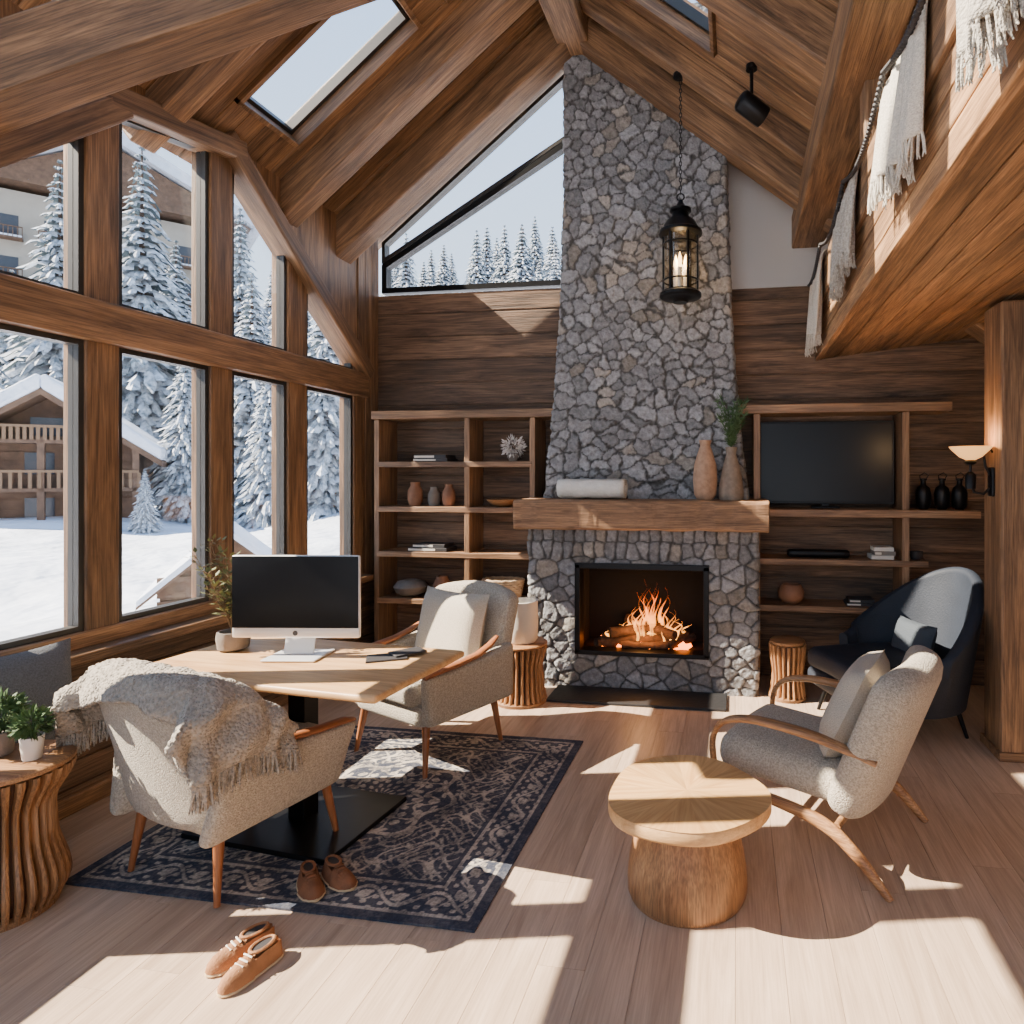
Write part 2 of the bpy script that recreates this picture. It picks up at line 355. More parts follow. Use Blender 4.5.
slope('left',XL-.2,RX,True,[(-2.92,-2.02,3.36,3.90),(-1.85,-1.32,3.36,3.90),(-3.02,-1.45,4.86,5.16),(-3.04,-1.45,1.80,2.76),(-3.04,-1.45,.7,1.5),(-3.04,-1.45,-.4,.4)],  # the near openings are unseen, added to throw sun onto the right floor
      [(4.72,.2,.26),(4.08,.18,.22),(3.04,.15,.15),(1.65,.16,.16),(.55,.2,.16),(-.55,.2,.2)])
slope('right',RX,XR+.15,False,[(-.88,-.12,3.62,4.22)],[(4.74,.22,.28),(4.42,.12,.16),(3.35,.2,.22),(2.1,.2,.22),(1.05,.2,.2),(0,.2,.2)])
beam('ridge_beam',(RX-.02,YS,RZ-.24),(RX-.02,4.78,RZ-.24),.24,.3)
beam('purlin_beam',(.56,YS+.1,3.52),(.56,YB,3.52),.24,.26)
beam('tie_beam',(-3.2,2.0,3.00),(-.62,2.95,4.43),.22,.25)
# ---------------------------------------------------------------- loft on the right
mb=MB(); y=.5
xs=.64
k=0
while xs<XR-.02:
    x1=min(xs+.15,XR); f=lambda q:2.5+.12*(q-.6)
    mb.hexa([(xs+.003,.5,f(xs)),(x1-.003,.5,f(x1)),(x1-.003,YB,f(x1)),(xs+.003,YB,f(xs)),(xs+.003,.5,f(xs)+.03),(x1-.003,.5,f(x1)+.03),(x1-.003,YB,f(x1)+.03),(xs+.003,YB,f(xs)+.03)]); xs+=.15
mb.hexa([(.66,.5,2.53),(XR,.5,2.69),(XR,YB,2.69),(.66,YB,2.53),(.66,.5,2.66),(XR,.5,2.70),(XR,YB,2.70),(.66,YB,2.66)])
for a,b in ((2.5,2.608),(2.614,2.725),(2.731,2.84)): mb.box((.62,.5,a),(.66,YB,b))
mb.obj('ceiling_loft',W('ceil','y'),bevel=.008)
beam('loft_rail_beam',(.70,.5,2.97),(.70,YB,2.97),.2,.26)
beam('loft_post',(.64,3.1,3.09),(.64,3.1,3.4),.12,.14,up=(0,1,0))
mb=MB(); mb.box((1.47,3.86,0),(1.75,4.12,2.58)); mb.obj('timber_post',W('beam','z'),bevel=.015)
mb=MB(); mb.box((1.455,3.845,0),(1.765,4.135,.05)); mb.obj('trim_post_base',W('frame','x'),bevel=.004)
# ---------------------------------------------------------------- stone work
def cells(ss,zz,seeds,ax,az):
    sx=np.array([p[0] for p in seeds])/ax; sz=np.array([p[1] for p in seeds])/az
    a=ss.ravel()/ax; b=zz.ravel()/az
    F1=np.empty(a.size);F2=np.empty(a.size);I=np.empty(a.size,int)
    for c in range(0,a.size,4000):
        d=np.hypot(a[c:c+4000,None]-sx[None],b[c:c+4000,None]-sz[None])
        idx=np.argpartition(d,1,axis=1)[:,:2]; r=np.take_along_axis(d,idx,1); o=np.argsort(r,1); r=np.take_along_axis(r,o,1); idx=np.take_along_axis(idx,o,1)
        F1[c:c+4000]=r[:,0];F2[c:c+4000]=r[:,1];I[c:c+4000]=idx[:,0]
    return F1,F2,I
def stonewrap(name,prof,D,z0,z1,seeds,parent,hole=None,step=.0085,amp=.018,reg=False,ax=1.45):
    W0=prof(z0)[1]-prof(z0)[0]; S_=2*D+W0; ns=int(S_/step); nz=int((z1-z0)/step)
    s=np.linspace(0,S_,ns+1); z=np.linspace(z0,z1,nz+1); ss,zz=np.meshgrid(s,z)
    wx=.014*(np.sin(ss*31+zz*17)+np.sin(ss*13-zz*43+2))*.5+.006*np.sin(ss*83+zz*61)+.003*np.sin(ss*170-zz*140); wz=.012*(np.sin(zz*29-ss*23+1)+np.sin(zz*11+ss*37))*.5+.005*np.sin(zz*91-ss*57)+.003*np.sin(zz*180+ss*150)
    if reg: wx*=.35;wz*=.35
    F1,F2,I=cells(ss+wx,zz+wz,seeds,ax,1.0)
    e=(F2-F1); spacing=.1
    t=np.clip(e/(.2*spacing),0,1); hgt=(1-(1-t)**2.6)
    rng=np.random.RandomState(3); rh=.6+.7*rng.rand(len(seeds)); base=.165+.14*rng.rand(len(seeds)); tint=rng.rand(len(seeds)); tx=rng.uniform(-1,1,len(seeds)); tz=rng.uniform(-1,1,len(seeds))
    sx=np.array([p[0] for p in seeds]); sz=np.array([p[1] for p in seeds])
    tilt=(tx[I]*(ss.ravel()-sx[I])+tz[I]*(zz.ravel()-sz[I]))*.11
    disp=amp*hgt*rh[I]+tilt*hgt; verts=[]; col=np.ones((ss.size,4))
    sr=ss.ravel();zf=zz.ravel()
    nse=np.array([noise.noise(Vector((a*26,b*26,0)))+.5*noise.noise(Vector((a*60,b*60,3))) for a,b in zip(sr,zf)])
    disp=disp+nse*.006*hgt
    mort=np.clip((e-.03*spacing)/(.13*spacing),0,1)
    warm=(tint[I]>.82)
    c=base[I]*(1+.3*nse)
    R=np.where(warm,c*1.1,c*.98);G=np.where(warm,c*1.0,c*.99);B=np.where(warm,c*.88,c*1.02)
    for q,C in enumerate((R,G,B)): col[:,q]=C*mort+(1-mort)*(.06,.057,.054)[q]
    for a,b,d in zip(sr,zf,disp):
        xl,xr,yf,yb=prof(b)
        if a<D: p=(xl-d,yb-(yb-yf)*a/D,b)
        elif a<=D+W0: p=(xl+(a-D)/W0*(xr-xl),yf-d,b)
        else: p=(xr+d,yf+(a-D-W0)/D*(yb-yf),b)
        verts.append(p)
    f=[]
    for j in range(nz):
        for i in range(ns):
            if hole and hole((s[i]+s[i+1])/2,(z[j]+z[j+1])/2): continue
            f.append((j*(ns+1)+i,j*(ns+1)+i+1,(j+1)*(ns+1)+i+1,(j+1)*(ns+1)+i))
    me=bpy.data.meshes.new(name); me.from_pydata(verts,[],f); me.materials.append(STONE)
    me.polygons.foreach_set('use_smooth',[True]*len(f))
    cc=me.color_attributes.new('Col','FLOAT_COLOR','POINT'); cc.data.foreach_set('color',col.astype(np.float32).ravel())
    ob=bpy.data.objects.new(name,me); bpy.context.scene.collection.objects.link(ob); ob.parent=parent
    ob.matrix_parent_inverse=Matrix.Translation(parent.location).inverted(); return ob
def seedgrid(S_,z0,z1,dx,dz,j=.42,rng=None,drop=.12):
    rng=rng or np.random.RandomState(11); out=[]; z=z0; r=0
    while z<z1+dz:
        x=-dx+(r%2)*dx*.5
        while x<S_+dx:
            if rng.rand()>drop: out.append((x+rng.uniform(-j,j)*dx,z+rng.uniform(-j,j)*dz))
            x+=dx
        z+=dz; r+=1
    return out
FP=root('stone_fireplace',(-.7,4.9,0))
def cp(z):
    t=max(0,min(1,(z-1.4)/(4.6-1.4))); h=.61+.165*(1-t)**2.6
    return (-.69-h,-.69+h,4.80,YB-.002)
stonewrap('chimney_breast',cp,.4,1.40,5.12,seedgrid(2.5,1.4,5.2,.118,.074,.46,None,.24),FP)
FX0,FX1=-1.55,.15
def fpz(z): return (FX0,FX1,4.71,YB-.002)
OX0,OX1,OZ0,OZ1=-1.17,-.21,.27,.93
rng=np.random.RandomState(5); sd=[]
for p in seedgrid(2.7,0,1.2,.125,.08,.36,rng,.15):
    if p[1]<.96 or p[0]<.44 or p[0]>2.22: sd.append(p)
x=.46
while x<2.22:
    sd.append((x+rng.uniform(-.01,.01),1.05+rng.uniform(-.015,.015))); sd.append((x+.01,1.15)); x+=.082
dep=YB-.002-4.71
stonewrap('fire_surround',fpz,dep,0,1.21,sd,FP,hole=lambda s,z:OZ0<z<OZ1 and OX0<FX0+(s-dep)<OX1,amp=.02,reg=True,ax=1.2)
mb=MB(); y0=4.665
mb.box((OX0-.02,y0,OZ1-.03),(OX1+.02,4.8,OZ1+.012)); mb.box((OX0-.02,y0,OZ0-.012),(OX1+.02,4.8,OZ0+.02)); mb.box((OX0-.02,y0,OZ0),(OX0+.02,4.8,OZ1)); mb.box((OX1-.02,y0,OZ0),(OX1+.02,4.8,OZ1))
mb.obj('firebox_frame',BLACK,FP,.003,world=True)
mb=MB(); mb.box((OX0-.03,5.12,OZ0-.05),(OX1+.03,5.16,OZ1+.05)); mb.box((OX0-.05,4.72,OZ0-.05),(OX0-.01,5.14,OZ1+.05)); mb.box((OX1+.01,4.72,OZ0-.05),(OX1+.05,5.14,OZ1+.05)); mb.box((OX0-.03,4.72,OZ0-.05),(OX1+.03,5.14,OZ0)); mb.box((OX0-.03,4.72,OZ1),(OX1+.03,5.14,OZ1+.05))
mb.obj('firebox',SOOT,FP,world=True)
mb=MB(); nx=60; vs=[];fs=[]; prof=[(4.47,1.215),(4.46,1.40),(4.475,1.42),(5.0,1.42),(5.0,1.21),(4.49,1.205)]
for i in range(nx+1):
    x=-1.60+1.83*i/nx
    for k,(yy,zz_) in enumerate(prof):
        n_=noise.noise(Vector((x*7,k*3,1))); vs.append((x,yy+.016*n_*(k!=3 and k!=4),zz_+.010*noise.noise(Vector((x*6,k,7)))*(k!=3)))
for i in range(nx):
    for k in range(6): fs.append((i*6+k,i*6+(k+1)%6,i*6+6+(k+1)%6,i*6+6+k))
fs+=[tuple(range(6)),tuple(nx*6+k for k in range(6))]; mb.add(vs,fs); mb.obj('mantel',W('mantel','x'),FP,.006,world=True)
mb=MB(); mb.box((-1.32,4.36,.0),(-.06,4.68,.02)); mb.obj('hearth_slab',plain('slate_hearth',S(30,30,32),.6,0,.3,30),FP,.004,world=True)
LOG=plain('charred_log',S(72,48,32),.9,0,.8,30,.6,20); EMB=plain('ember',S(90,30,10),.9,emit=(1,.2,.02,1),es=8,var=.6,vs=40)
mb=MB()
for (a,b,r) in (((-1.02,4.84,.32),(-.38,4.90,.33),.045),((-1.0,5.0,.33),(-.36,4.98,.33),.05),((-.95,4.80,.395),(-.45,5.02,.415),.04),((-.45,4.80,.39),(-.85,5.04,.45),.038),((-.5,4.8,.31),(-.32,5.0,.34),.035),((-1.05,4.8,.31),(-.9,5.0,.34),.035),((-.85,4.78,.31),(-.5,4.80,.32),.03)):
    mb.tube([Vector(a).lerp(Vector(b),i/7)+Vector((random.uniform(-.006,.006),0,random.uniform(-.008,.008))) for i in range(8)],[r*random.uniform(.85,1.12) for _ in range(8)],10)
mb.obj('fire_logs',LOG,FP,world=True)
mb=MB()
for i in range(110): mb.cbox((random.uniform(-1.04,-.34),random.uniform(4.80,5.03),.28+random.uniform(0,.035)),(random.uniform(.015,.04),)*3,0,(random.random()*3,random.random()*3,0))
mb.obj('embers',EMB,FP,world=True)
fm,nt,b=newmat('flame'); nt.nodes.remove(b); L=nt.links; o=nt.nodes['Material Output']
tc=N(nt,'ShaderNodeTexCoord'); sp=N(nt,'ShaderNodeSeparateXYZ'); L.new(tc.outputs['Generated'],sp.inputs[0])
rp=N(nt,'ShaderNodeValToRGB'); e=rp.color_ramp.elements; e[0].color=(1,.40,.07,1); e[1].color=(1,.12,.008,1); e[0].position=.05; e[1].position=.75; L.new(sp.outputs['Z'],rp.inputs[0])
em=N(nt,'ShaderNodeEmission'); em.inputs['Strength'].default_value=5; L.new(rp.outputs[0],em.inputs[0])
tr=N(nt,'ShaderNodeBsdfTransparent'); lw=N(nt,'ShaderNodeLayerWeight'); lw.inputs[0].default_value=.55
fz=N(nt,'ShaderNodeTexNoise'); fz.inputs['Scale'].default_value=16; fz.inputs['Detail'].default_value=3; L.new(tc.outputs['Object'],fz.inputs['Vector'])
ml=N(nt,'ShaderNodeMath',operation='ADD'); mz=N(nt,'ShaderNodeMath',operation='MULTIPLY_ADD'); mz.inputs[1].default_value=.6; L.new(sp.outputs['Z'],mz.inputs[0]); 
fa=N(nt,'ShaderNodeMath',operation='MULTIPLY_ADD'); fa.inputs[1].default_value=1.8; fa.inputs[2].default_value=-.65; L.new(fz.outputs['Fac'],fa.inputs[0]); L.new(fa.outputs[0],mz.inputs[2])
L.new(mz.outputs[0],ml.inputs[1]); L.new(lw.outputs['Facing'],ml.inputs[0]); ml.use_clamp=True
mx=N(nt,'ShaderNodeMixShader'); L.new(ml.outputs[0],mx.inputs[0]); L.new(em.outputs[0],mx.inputs[1]); L.new(tr.outputs[0],mx.inputs[2]); L.new(mx.outputs[0],o.inputs['Surface'])
mb=MB(); rf=random.Random(21)
for i in range(34):
    x=-.67+rf.gauss(0,.14); x=max(-.98,min(-.38,x)); h=.38*math.exp(-((x+.64)/.17)**2)*rf.uniform(.5,1.05)+.06; r=rf.uniform(.014,.036)
    ph=rf.random()*6; yy=rf.uniform(4.82,5.0); pts=[];rd=[]
    for q in range(15):
        t=q/14; pts.append((x+.05*math.sin(ph+t*6.5)*t+.03*(-.62-x)*t,yy+.025*math.cos(ph+t*5)*t,.34+h*t)); rd.append(max(.0008,r*(math.sin(PI*min(1,(t+.15)**.6))**1.0)*(1+.3*math.sin(t*15+ph))))
    mb.tube(pts,rd,10,flat=.6)
mb.obj('flames',fm,FP,world=True)
def light(name,kind,loc,en,col,size=.1):
    l=bpy.data.lights.new(name,kind); l.energy=en; l.color=col
    if kind=='POINT': l.shadow_soft_size=size
    o=bpy.data.objects.new(name,l); o.location=loc; bpy.context.scene.collection.objects.link(o); return o
light('fire_glow','POINT',(-.7,4.74,.46),9,(1,.42,.12),.10)
# ---------------------------------------------------------------- shelves
mb=MB()
for z in (.18,.585,.97,1.34,1.71): mb.box((-2.93,4.9,z-.045),(-1.6,YB-.003,z),0)
mb.box((-2.96,4.86,2.06),(-1.34,YB-.003,2.125),0)
for x in (-2.96,-2.17,-1.62): mb.box((x,4.905,0),(x+.045,YB-.003,2.06),1)
mb.obj('bookshelf',[W('shelf','x'),W('shelf','z')],bevel=.004)
mb=MB()
mb.box((.0,4.86,2.06),(1.53,YB-.003,2.125),0); mb.box((.19,4.86,1.29),(1.72,YB-.003,1.345),0); mb.box((.17,4.9,.93),(1.38,YB-.003,.975),0); mb.box((.17,4.9,.58),(1.05,YB-.003,.625),0)
mb.box((.135,4.905,0),(.185,YB-.003,2.06),1); mb.box((1.20,4.905,0),(1.25,YB-.003,2.06),1)
mb.obj('media_shelf',[W('shelf','x'),W('shelf','z')],bevel=.004)
TV=root('television',(.68,5.08,1.36))
mb=MB(); mb.box((-.50,-.02,.02),(.50,.03,.65),0); mb.box((-.488,-.024,.035),(.488,-.019,.638),1); mb.box((-.1,-.06,-.013),(.1,.05,.0),0); mb.box((-.03,-.01,0),(.03,.02,.05),0); mb.obj('panel',[BLACK,SCREEN],TV,.003)
# ---------------------------------------------------------------- small objects
def vase(name,loc,prof,mat,n=28): 
    m=MB(); m.lathe(prof,n); return m.obj(name,mat,None,loc=loc)
def P(*a): return list(a)
vase('ceramic_vase',(-2.66,5.03,1.341),P((.045,0),(.062,.05),(.06,.13),(.035,.17),(.04,.2),(.03,.2),(.025,.16)),TERRA)
vase('ceramic_vase',(-2.50,5.05,1.341),P((.04,0),(.052,.04),(.05,.1),(.03,.14),(.034,.16),(.024,.16),(.02,.12)),CERG)
vase('ceramic_vase',(-2.36,5.03,1.341),P((.04,0),(.055,.05),(.05,.12),(.03,.16),(.035,.18),(.025,.18),(.02,.14)),TERRA)
vase('wooden_bowl',(-1.88,5.02,1.341),P((.05,0),(.10,.02),(.14,.06),(.13,.06),(.09,.025),(.01,.015)),W('oakd'))
vase('stone_pot',(-2.70,5.03,.586),P((.06,0),(.12,.03),(.14,.08),(.11,.12),(.05,.135),(.04,.12)),CERG)
vase('clay_jar',(-2.42,5.03,.586),P((.04,0),(.07,.04),(.075,.1),(.05,.15),(.045,.17),(.03,.17),(.02,.1)),TERRA)
def basket(name,loc,rx,ry,h,mat):
    m=MB()
    for k in range(9):
        z=h*(k+.5)/9; f=.82+.18*k/8
        m.tube([(rx*f*math.cos(a),ry*f*math.sin(a),z+.003*math.sin(a*14+k*PI)) for a in [2*PI*i/40 for i in range(41)]],h/15,6)
    m.lathe([(.8,0),(.8,.01),(.1,.012)],24,M=Matrix.Diagonal((rx,ry,1,1)))
    return m.obj(name,mat,loc=loc)
WICK=plain('wicker',S(176,150,120),.8,0,.5,80,.2,30)
basket('wicker_basket',(-1.88,5.02,.59),.17,.11,.16,WICK)
def books(name,loc,dims,mats,rz=0):
    m=MB(); z=0
    for i,(w,d,h) in enumerate(dims):
        o=random.uniform(-.01,.01); m.box((-w/2+o,-d/2,z+.0005),(w/2+o,d/2,z+h),i%len(mats)); m.box((-w/2+o+.004,-d/2-.001,z+.006),(w/2+o-.1,d/2-.004,z+h-.006),len(mats)); z+=h
    return m.obj(name,list(mats)+[PAPER],bevel=.002,loc=loc,rot=(0,0,math.radians(rz)))
books('book_stack',(-2.48,5.02,1.711),[(.3,.2,.025),(.28,.19,.03)],[BOOKD,BOOKD])
books('book_stack',(-2.50,5.02,.971),[(.34,.2,.03),(.28,.18,.03)],[BOOKD,BOOKD])
books('book_stack',(1.08,5.02,.976),[(.16,.16,.03),(.15,.15,.03),(.14,.14,.03)],[PAPER,CERG])
books('book_stack',(.92,5.02,.626),[(.2,.16,.025),(.18,.15,.025)],[BOOKD,BOOKD])
def leafball(m,c,r,n,ls,mi,flat=.8):
    for i in range(n):
        d=Vector((random.gauss(0,1),random.gauss(0,1),random.gauss(0,1)*flat)).normalized()*r*random.uniform(.45,1)
        p=Vector(c)+d; a=d.normalized(); t=a.cross(Vector((random.random(),random.random(),random.random()))).normalized(); l=ls*random.uniform(.7,1.2)
        nn=a.cross(t)
        m.add([p-a*l*.5,p+t*l*.28+nn*l*.06,p+a*l*.6,p-t*l*.28+nn*l*.06],[(0,1,2,3)],mi)
FPt=root('potted_flowers',(-1.80,5.03,1.711))
mb=MB(); mb.lathe([(.03,0),(.045,.03),(.05,.07),(.04,.07),(.03,.03)],20); mb.obj('pot',CERG,FPt)
mb=MB(); leafball(mb,(0,0,.12),.10,240,.035,0); mb.obj('blooms',plain('bloom_white',S(220,212,205),.8),FPt)
mb=MB(); mb.soft((0,0,.03),(.46,.09,.06),.025,8); mb.obj('soundbar',BLACK,loc=(.62,5.02,.976))
vase('woven_pot',(.42,5.02,.626),P((.06,0),(.095,.04),(.1,.09),(.07,.14),(.06,.14),(.05,.1)),TERRA)
vase('small_dish',(1.32,5.0,.976),P((.03,0),(.045,.02),(.048,.06),(.04,.06),(.03,.02)),BOOKD)
bp_=[(.03,0),(.052,.03),(.055,.12),(.045,.16),(.02,.18),(.018,.21),(.026,.215),(.026,.225),(.01,.23)]
for x in (1.37,1.50,1.62):
    q=MB(); q.lathe(bp_,20); q.tube([(.02,0,.225),(.035,0,.25),(.01,0,.27),(-.025,0,.25),(-.02,0,.22)],.004,6); q.obj('black_bottle',BLACK,loc=(x,5.0,1.346))
mb=MB()
vs=[];fs=[];nn=80;L_=.50
for i in range(nn+1):
    a=i/nn*2*PI*3.2; r=.088-.062*i/nn
    for jx in range(13):
        x=-L_/2+L_*jx/12; vs.append((x,r*1.1*math.cos(a+2.2),.085+r*.86*math.sin(a+2.2)+.003*math.sin(x*30+i)))
for i in range(nn):
    for j in range(12): fs.append((i*13+j,i*13+j+1,i*13+j+14,i*13+j+13))
mb.add(vs,fs,0,True)
mb.obj('rolled_blanket',plain('white_fleece',S(225,221,212),.9,0,.8,60,.05,20),loc=(-1.05,4.66,1.418),solid=.012)
mv=plain('speckled_clay',S(168,134,108),.7,0,.4,60,.2,25)
vase('clay_vase',(-.215,4.64,1.42),P((.055,0),(.08,.04),(.088,.15),(.08,.25),(.055,.34),(.035,.39),(.045,.43),(.038,.43),(.025,.38)),mv)
V2=root('vase_with_greenery',(-.03,4.66,1.42))
mb=MB(); mb.lathe([(.085,0),(.09,.04),(.085,.12),(.06,.24),(.035,.33),(.042,.38),(.034,.38),(.02,.3)],28); mb.obj('vase',plain('taupe_clay',S(134,118,102),.7,0,.4,60,.2,25),V2)
mb=MB()
for i in range(18):
    a=random.random()*2*PI; sp_=random.uniform(.03,.13); h=random.uniform(.18,.42); pts=[Vector((sp_*t*t*math.cos(a),sp_*t*t*math.sin(a),.34+h*t)) for t in [k/8 for k in range(9)]]
    mb.tube(pts,.003,5)
    for p in pts[2:]:
        for k in range(7):
            d=Vector((random.uniform(-1,1),random.uniform(-1,1),random.uniform(.1,1))).normalized()*.045; mb.tube([p,p+d],[.004,.001],4)
mb.obj('sprigs',LEAF,V2)
# ---------------------------------------------------------------- slatted tables
def slat_table(name,loc,H,Rt,prof,n=30,kind='oakd',tt=.03):
    r=root(name,loc); m=MB(); Z=lambda z:z*(H-tt)
    def rad(t):
        for i in range(len(prof)-1):
            if prof[i][0]<=t<=prof[i+1][0]:
                u=(t-prof[i][0])/(prof[i+1][0]-prof[i][0]); u=u*u*(3-2*u); return prof[i][1]+(prof[i+1][1]-prof[i][1])*u
        return prof[-1][1]
    m.lathe([(rad(t)*.9,Z(t)) for t in [k/16 for k in range(17)]],32); m.obj('core',plain('table_core_'+name,S(70,42,24),.7),r)
    m=MB()
    for i in range(n):
        a=2*PI*i/n; vs=[];fs=[];K=20
        for k in range(K+1):
            t=k/K; R=rad(t); hw=PI*R/n*.66; dp=.013
            for (o,q) in ((-hw,-dp),(-hw*.8,dp*.6),(0,dp),(hw*.8,dp*.6),(hw,-dp)):
                rr=R+q; vs.append((rr*math.cos(a)-o*math.sin(a),rr*math.sin(a)+o*math.cos(a),Z(t)))
        for k in range(K):
            for j in range(5): fs.append((k*5+j,k*5+(j+1)%5,k*5+5+(j+1)%5,k*5+5+j))
        m.add(vs,fs,0,True)
    m.obj('slats',W(kind,'z'),r)
    m=MB(); m.lathe([(Rt-.012,H-tt),(Rt,H-tt+.008),(Rt,H-.008),(Rt-.01,H)],48); m.lathe([(rad(0)+.012,0),(rad(0)+.014,.02),(rad(0),.03)],40)
    m.obj('top',W(kind,'x'),r); return r
slat_table('slatted_side_table',(-2.65,1.96,0),.55,.20,[(0,.14),(.18,.175),(.55,.135),(.72,.13),(1,.19)],30)
slat_table('round_side_table',(-1.5,4.36,0),.42,.185,[(0,.17),(.3,.15),(.65,.14),(1,.17)],26,tt=.025)
slat_table('wooden_stool',(.37,4.72,0),.42,.125,[(0,.12),(.4,.10),(1,.12)],20)
vase('ribbed_planter',(-1.5,4.36,.421),P((.10,0),(.115,.02),(.12,.15),(.115,.27),(.12,.29),(.105,.29),(.1,.05)),CERW,32)
# ---------------------------------------------------------------- coffee table
CT=root('coffee_table',(-.185,2.48,0))
H=.38
def shp(a,r=1,z=0): return .305*(1+.035*math.cos(3*a+.6)+.02*math.cos(5*a))
mb=MB()
nw=14
for w in range(nw):
    a0=2*PI*w/nw; a1=2*PI*(w+1)/nw; K=8
    vs=[(0,0,H)]+[(shp(a0+(a1-a0)*k/K)*math.cos(a0+(a1-a0)*k/K),shp(a0+(a1-a0)*k/K)*math.sin(a0+(a1-a0)*k/K),H) for k in range(K+1)]
    mb.add(vs,[(0,k+1,k+2) for k in range(K)])
rm,nt,b=newmat('radial_oak'); L=nt.links; tc=N(nt,'ShaderNodeTexCoord'); g=N(nt,'ShaderNodeNewGeometry'); vr=N(nt,'ShaderNodeVectorRotate',rotation_type='Z_AXIS')
sp=N(nt,'ShaderNodeSeparateXYZ'); L.new(tc.outputs['Object'],sp.inputs[0]); at=N(nt,'ShaderNodeMath',operation='ARCTAN2'); L.new(sp.outputs['Y'],at.inputs[0]); L.new(sp.outputs['X'],at.inputs[1])
dv=N(nt,'ShaderNodeMath',operation='MULTIPLY'); dv.inputs[1].default_value=nw/(2*PI); L.new(at.outputs[0],dv.inputs[0]); fl=N(nt,'ShaderNodeMath',operation='FLOOR'); L.new(dv.outputs[0],fl.inputs[0])
ad=N(nt,'ShaderNodeMath',operation='ADD'); ad.inputs[1].default_value=.5; L.new(fl.outputs[0],ad.inputs[0]); an=N(nt,'ShaderNodeMath',operation='MULTIPLY'); an.inputs[1].default_value=-2*PI/nw; L.new(ad.outputs[0],an.inputs[0])
L.new(tc.outputs['Object'],vr.inputs['Vector']); L.new(an.outputs[0],vr.inputs['Angle'])
wn=N(nt,'ShaderNodeTexWhiteNoise',noise_dimensions='1D'); L.new(fl.outputs[0],wn.inputs['W'])
va=N(nt,'ShaderNodeVectorMath',operation='SCALE'); va.inputs[0].default_value=(3,9,4); L.new(wn.outputs['Value'],va.inputs['Scale']); vb=N(nt,'ShaderNodeVectorMath',operation='ADD'); L.new(vr.outputs[0],vb.inputs[0]); L.new(va.outputs[0],vb.inputs[1])
mp=N(nt,'ShaderNodeMapping'); mp.inputs['Scale'].default_value=(3,45,1); L.new(vb.outputs[0],mp.inputs['Vector']); no=N(nt,'ShaderNodeTexNoise'); no.inputs['Scale'].default_value=1.5; no.inputs['Detail'].default_value=5; L.new(mp.outputs[0],no.inputs['Vector'])
rp=N(nt,'ShaderNodeValToRGB'); e=rp.color_ramp.elements; e[0].position=.3;e[1].position=.7;e[0].color=S(190,142,88);e[1].color=S(222,178,122); L.new(no.outputs['Fac'],rp.inputs[0])
mr=N(nt,'ShaderNodeMapRange'); mr.inputs['To Min'].default_value=.82; mr.inputs['To Max'].default_value=1.06; L.new(wn.outputs['Value'],mr.inputs['Value']); ss=N(nt,'ShaderNodeVectorMath',operation='SCALE'); L.new(rp.outputs[0],ss.inputs[0]); L.new(mr.outputs[0],ss.inputs['Scale']); L.new(ss.outputs[0],b.inputs['Base Color']); b.inputs['Roughness'].default_value=.38
mb.obj('top_veneer',rm,CT,weld=True)
mb=MB(); mb.lathe([(.93,H-.055),(.985,H-.05),(1,H-.04),(1,H-.008),(.99,H-.0005)],112,fn=lambda a,r,z:shp(a)); mb.obj('top_slab',W('oak','x'),CT)
mb=MB(); mb.lathe([(.222,0),(.230,.02),(.230,.06),(.222,.14),(.205,.22),(.19,.28),(.185,.33)],64); mb.obj('pedestal',W('oakd','z'),CT)
# ---------------------------------------------------------------- desk table
DT=root('pedestal_table',(-1.97,2.68,.0105),-6)
mb=MB(); mb.soft((0,0,.72),(1.28,.68,.035),.016,24); mb.obj('table_top',W('oak','x'),DT)
mb=MB(); mb.box((-.045,-.045,.02),(.045,.045,.70)); mb.box((-.4,-.27,.0),(.36,.27,.022)); mb.box((-.3,-.2,.69),(.3,.2,.703)); mb.obj('pedestal',BLACK,DT,.004)
MO=root('desktop_monitor',(-2.02,2.70,.7495),8)
mb=MB(); mb.soft((0,0,.285),(.60,.022,.385),.008,10,m=0); mb.box((-.296,-.0125,.140),(.296,-.0105,.473),1)
mb.cbox((0,.045,.11),(.14,.008,.20),0,(-.25,0,0)); mb.soft((0,.02,.005),(.25,.2,.009),.004,8,m=0)
mb.obj('body',[SILVER,SCREEN],MO,.001)
mb=MB(); mb.lathe([(.012,0),(.012,.001)],16,M=Matrix.Translation((0,-.0112,.116))@Euler((PI/2,0,0)).to_matrix().to_4x4()); mb.obj('badge',BOOKD,MO)
mb=MB(); mb.box((-.09,-.06,0),(.09,.06,.008)); mb.cbox((.09,.03,.013),(.15,.1,.007),0,(0,0,.4)); mb.obj('notebook',BOOKD,bevel=.002,loc=(-1.60,2.76,.749),rot=(0,0,.5))
PP=root('potted_twig_plant',(-2.42,2.78,.749))
mb=MB(); mb.lathe([(.05,0),(.068,.01),(.075,.06),(.07,.09),(.06,.09),(.06,.07),(.005,.07)],28); mb.obj('pot',CERG,PP)
mb=MB()
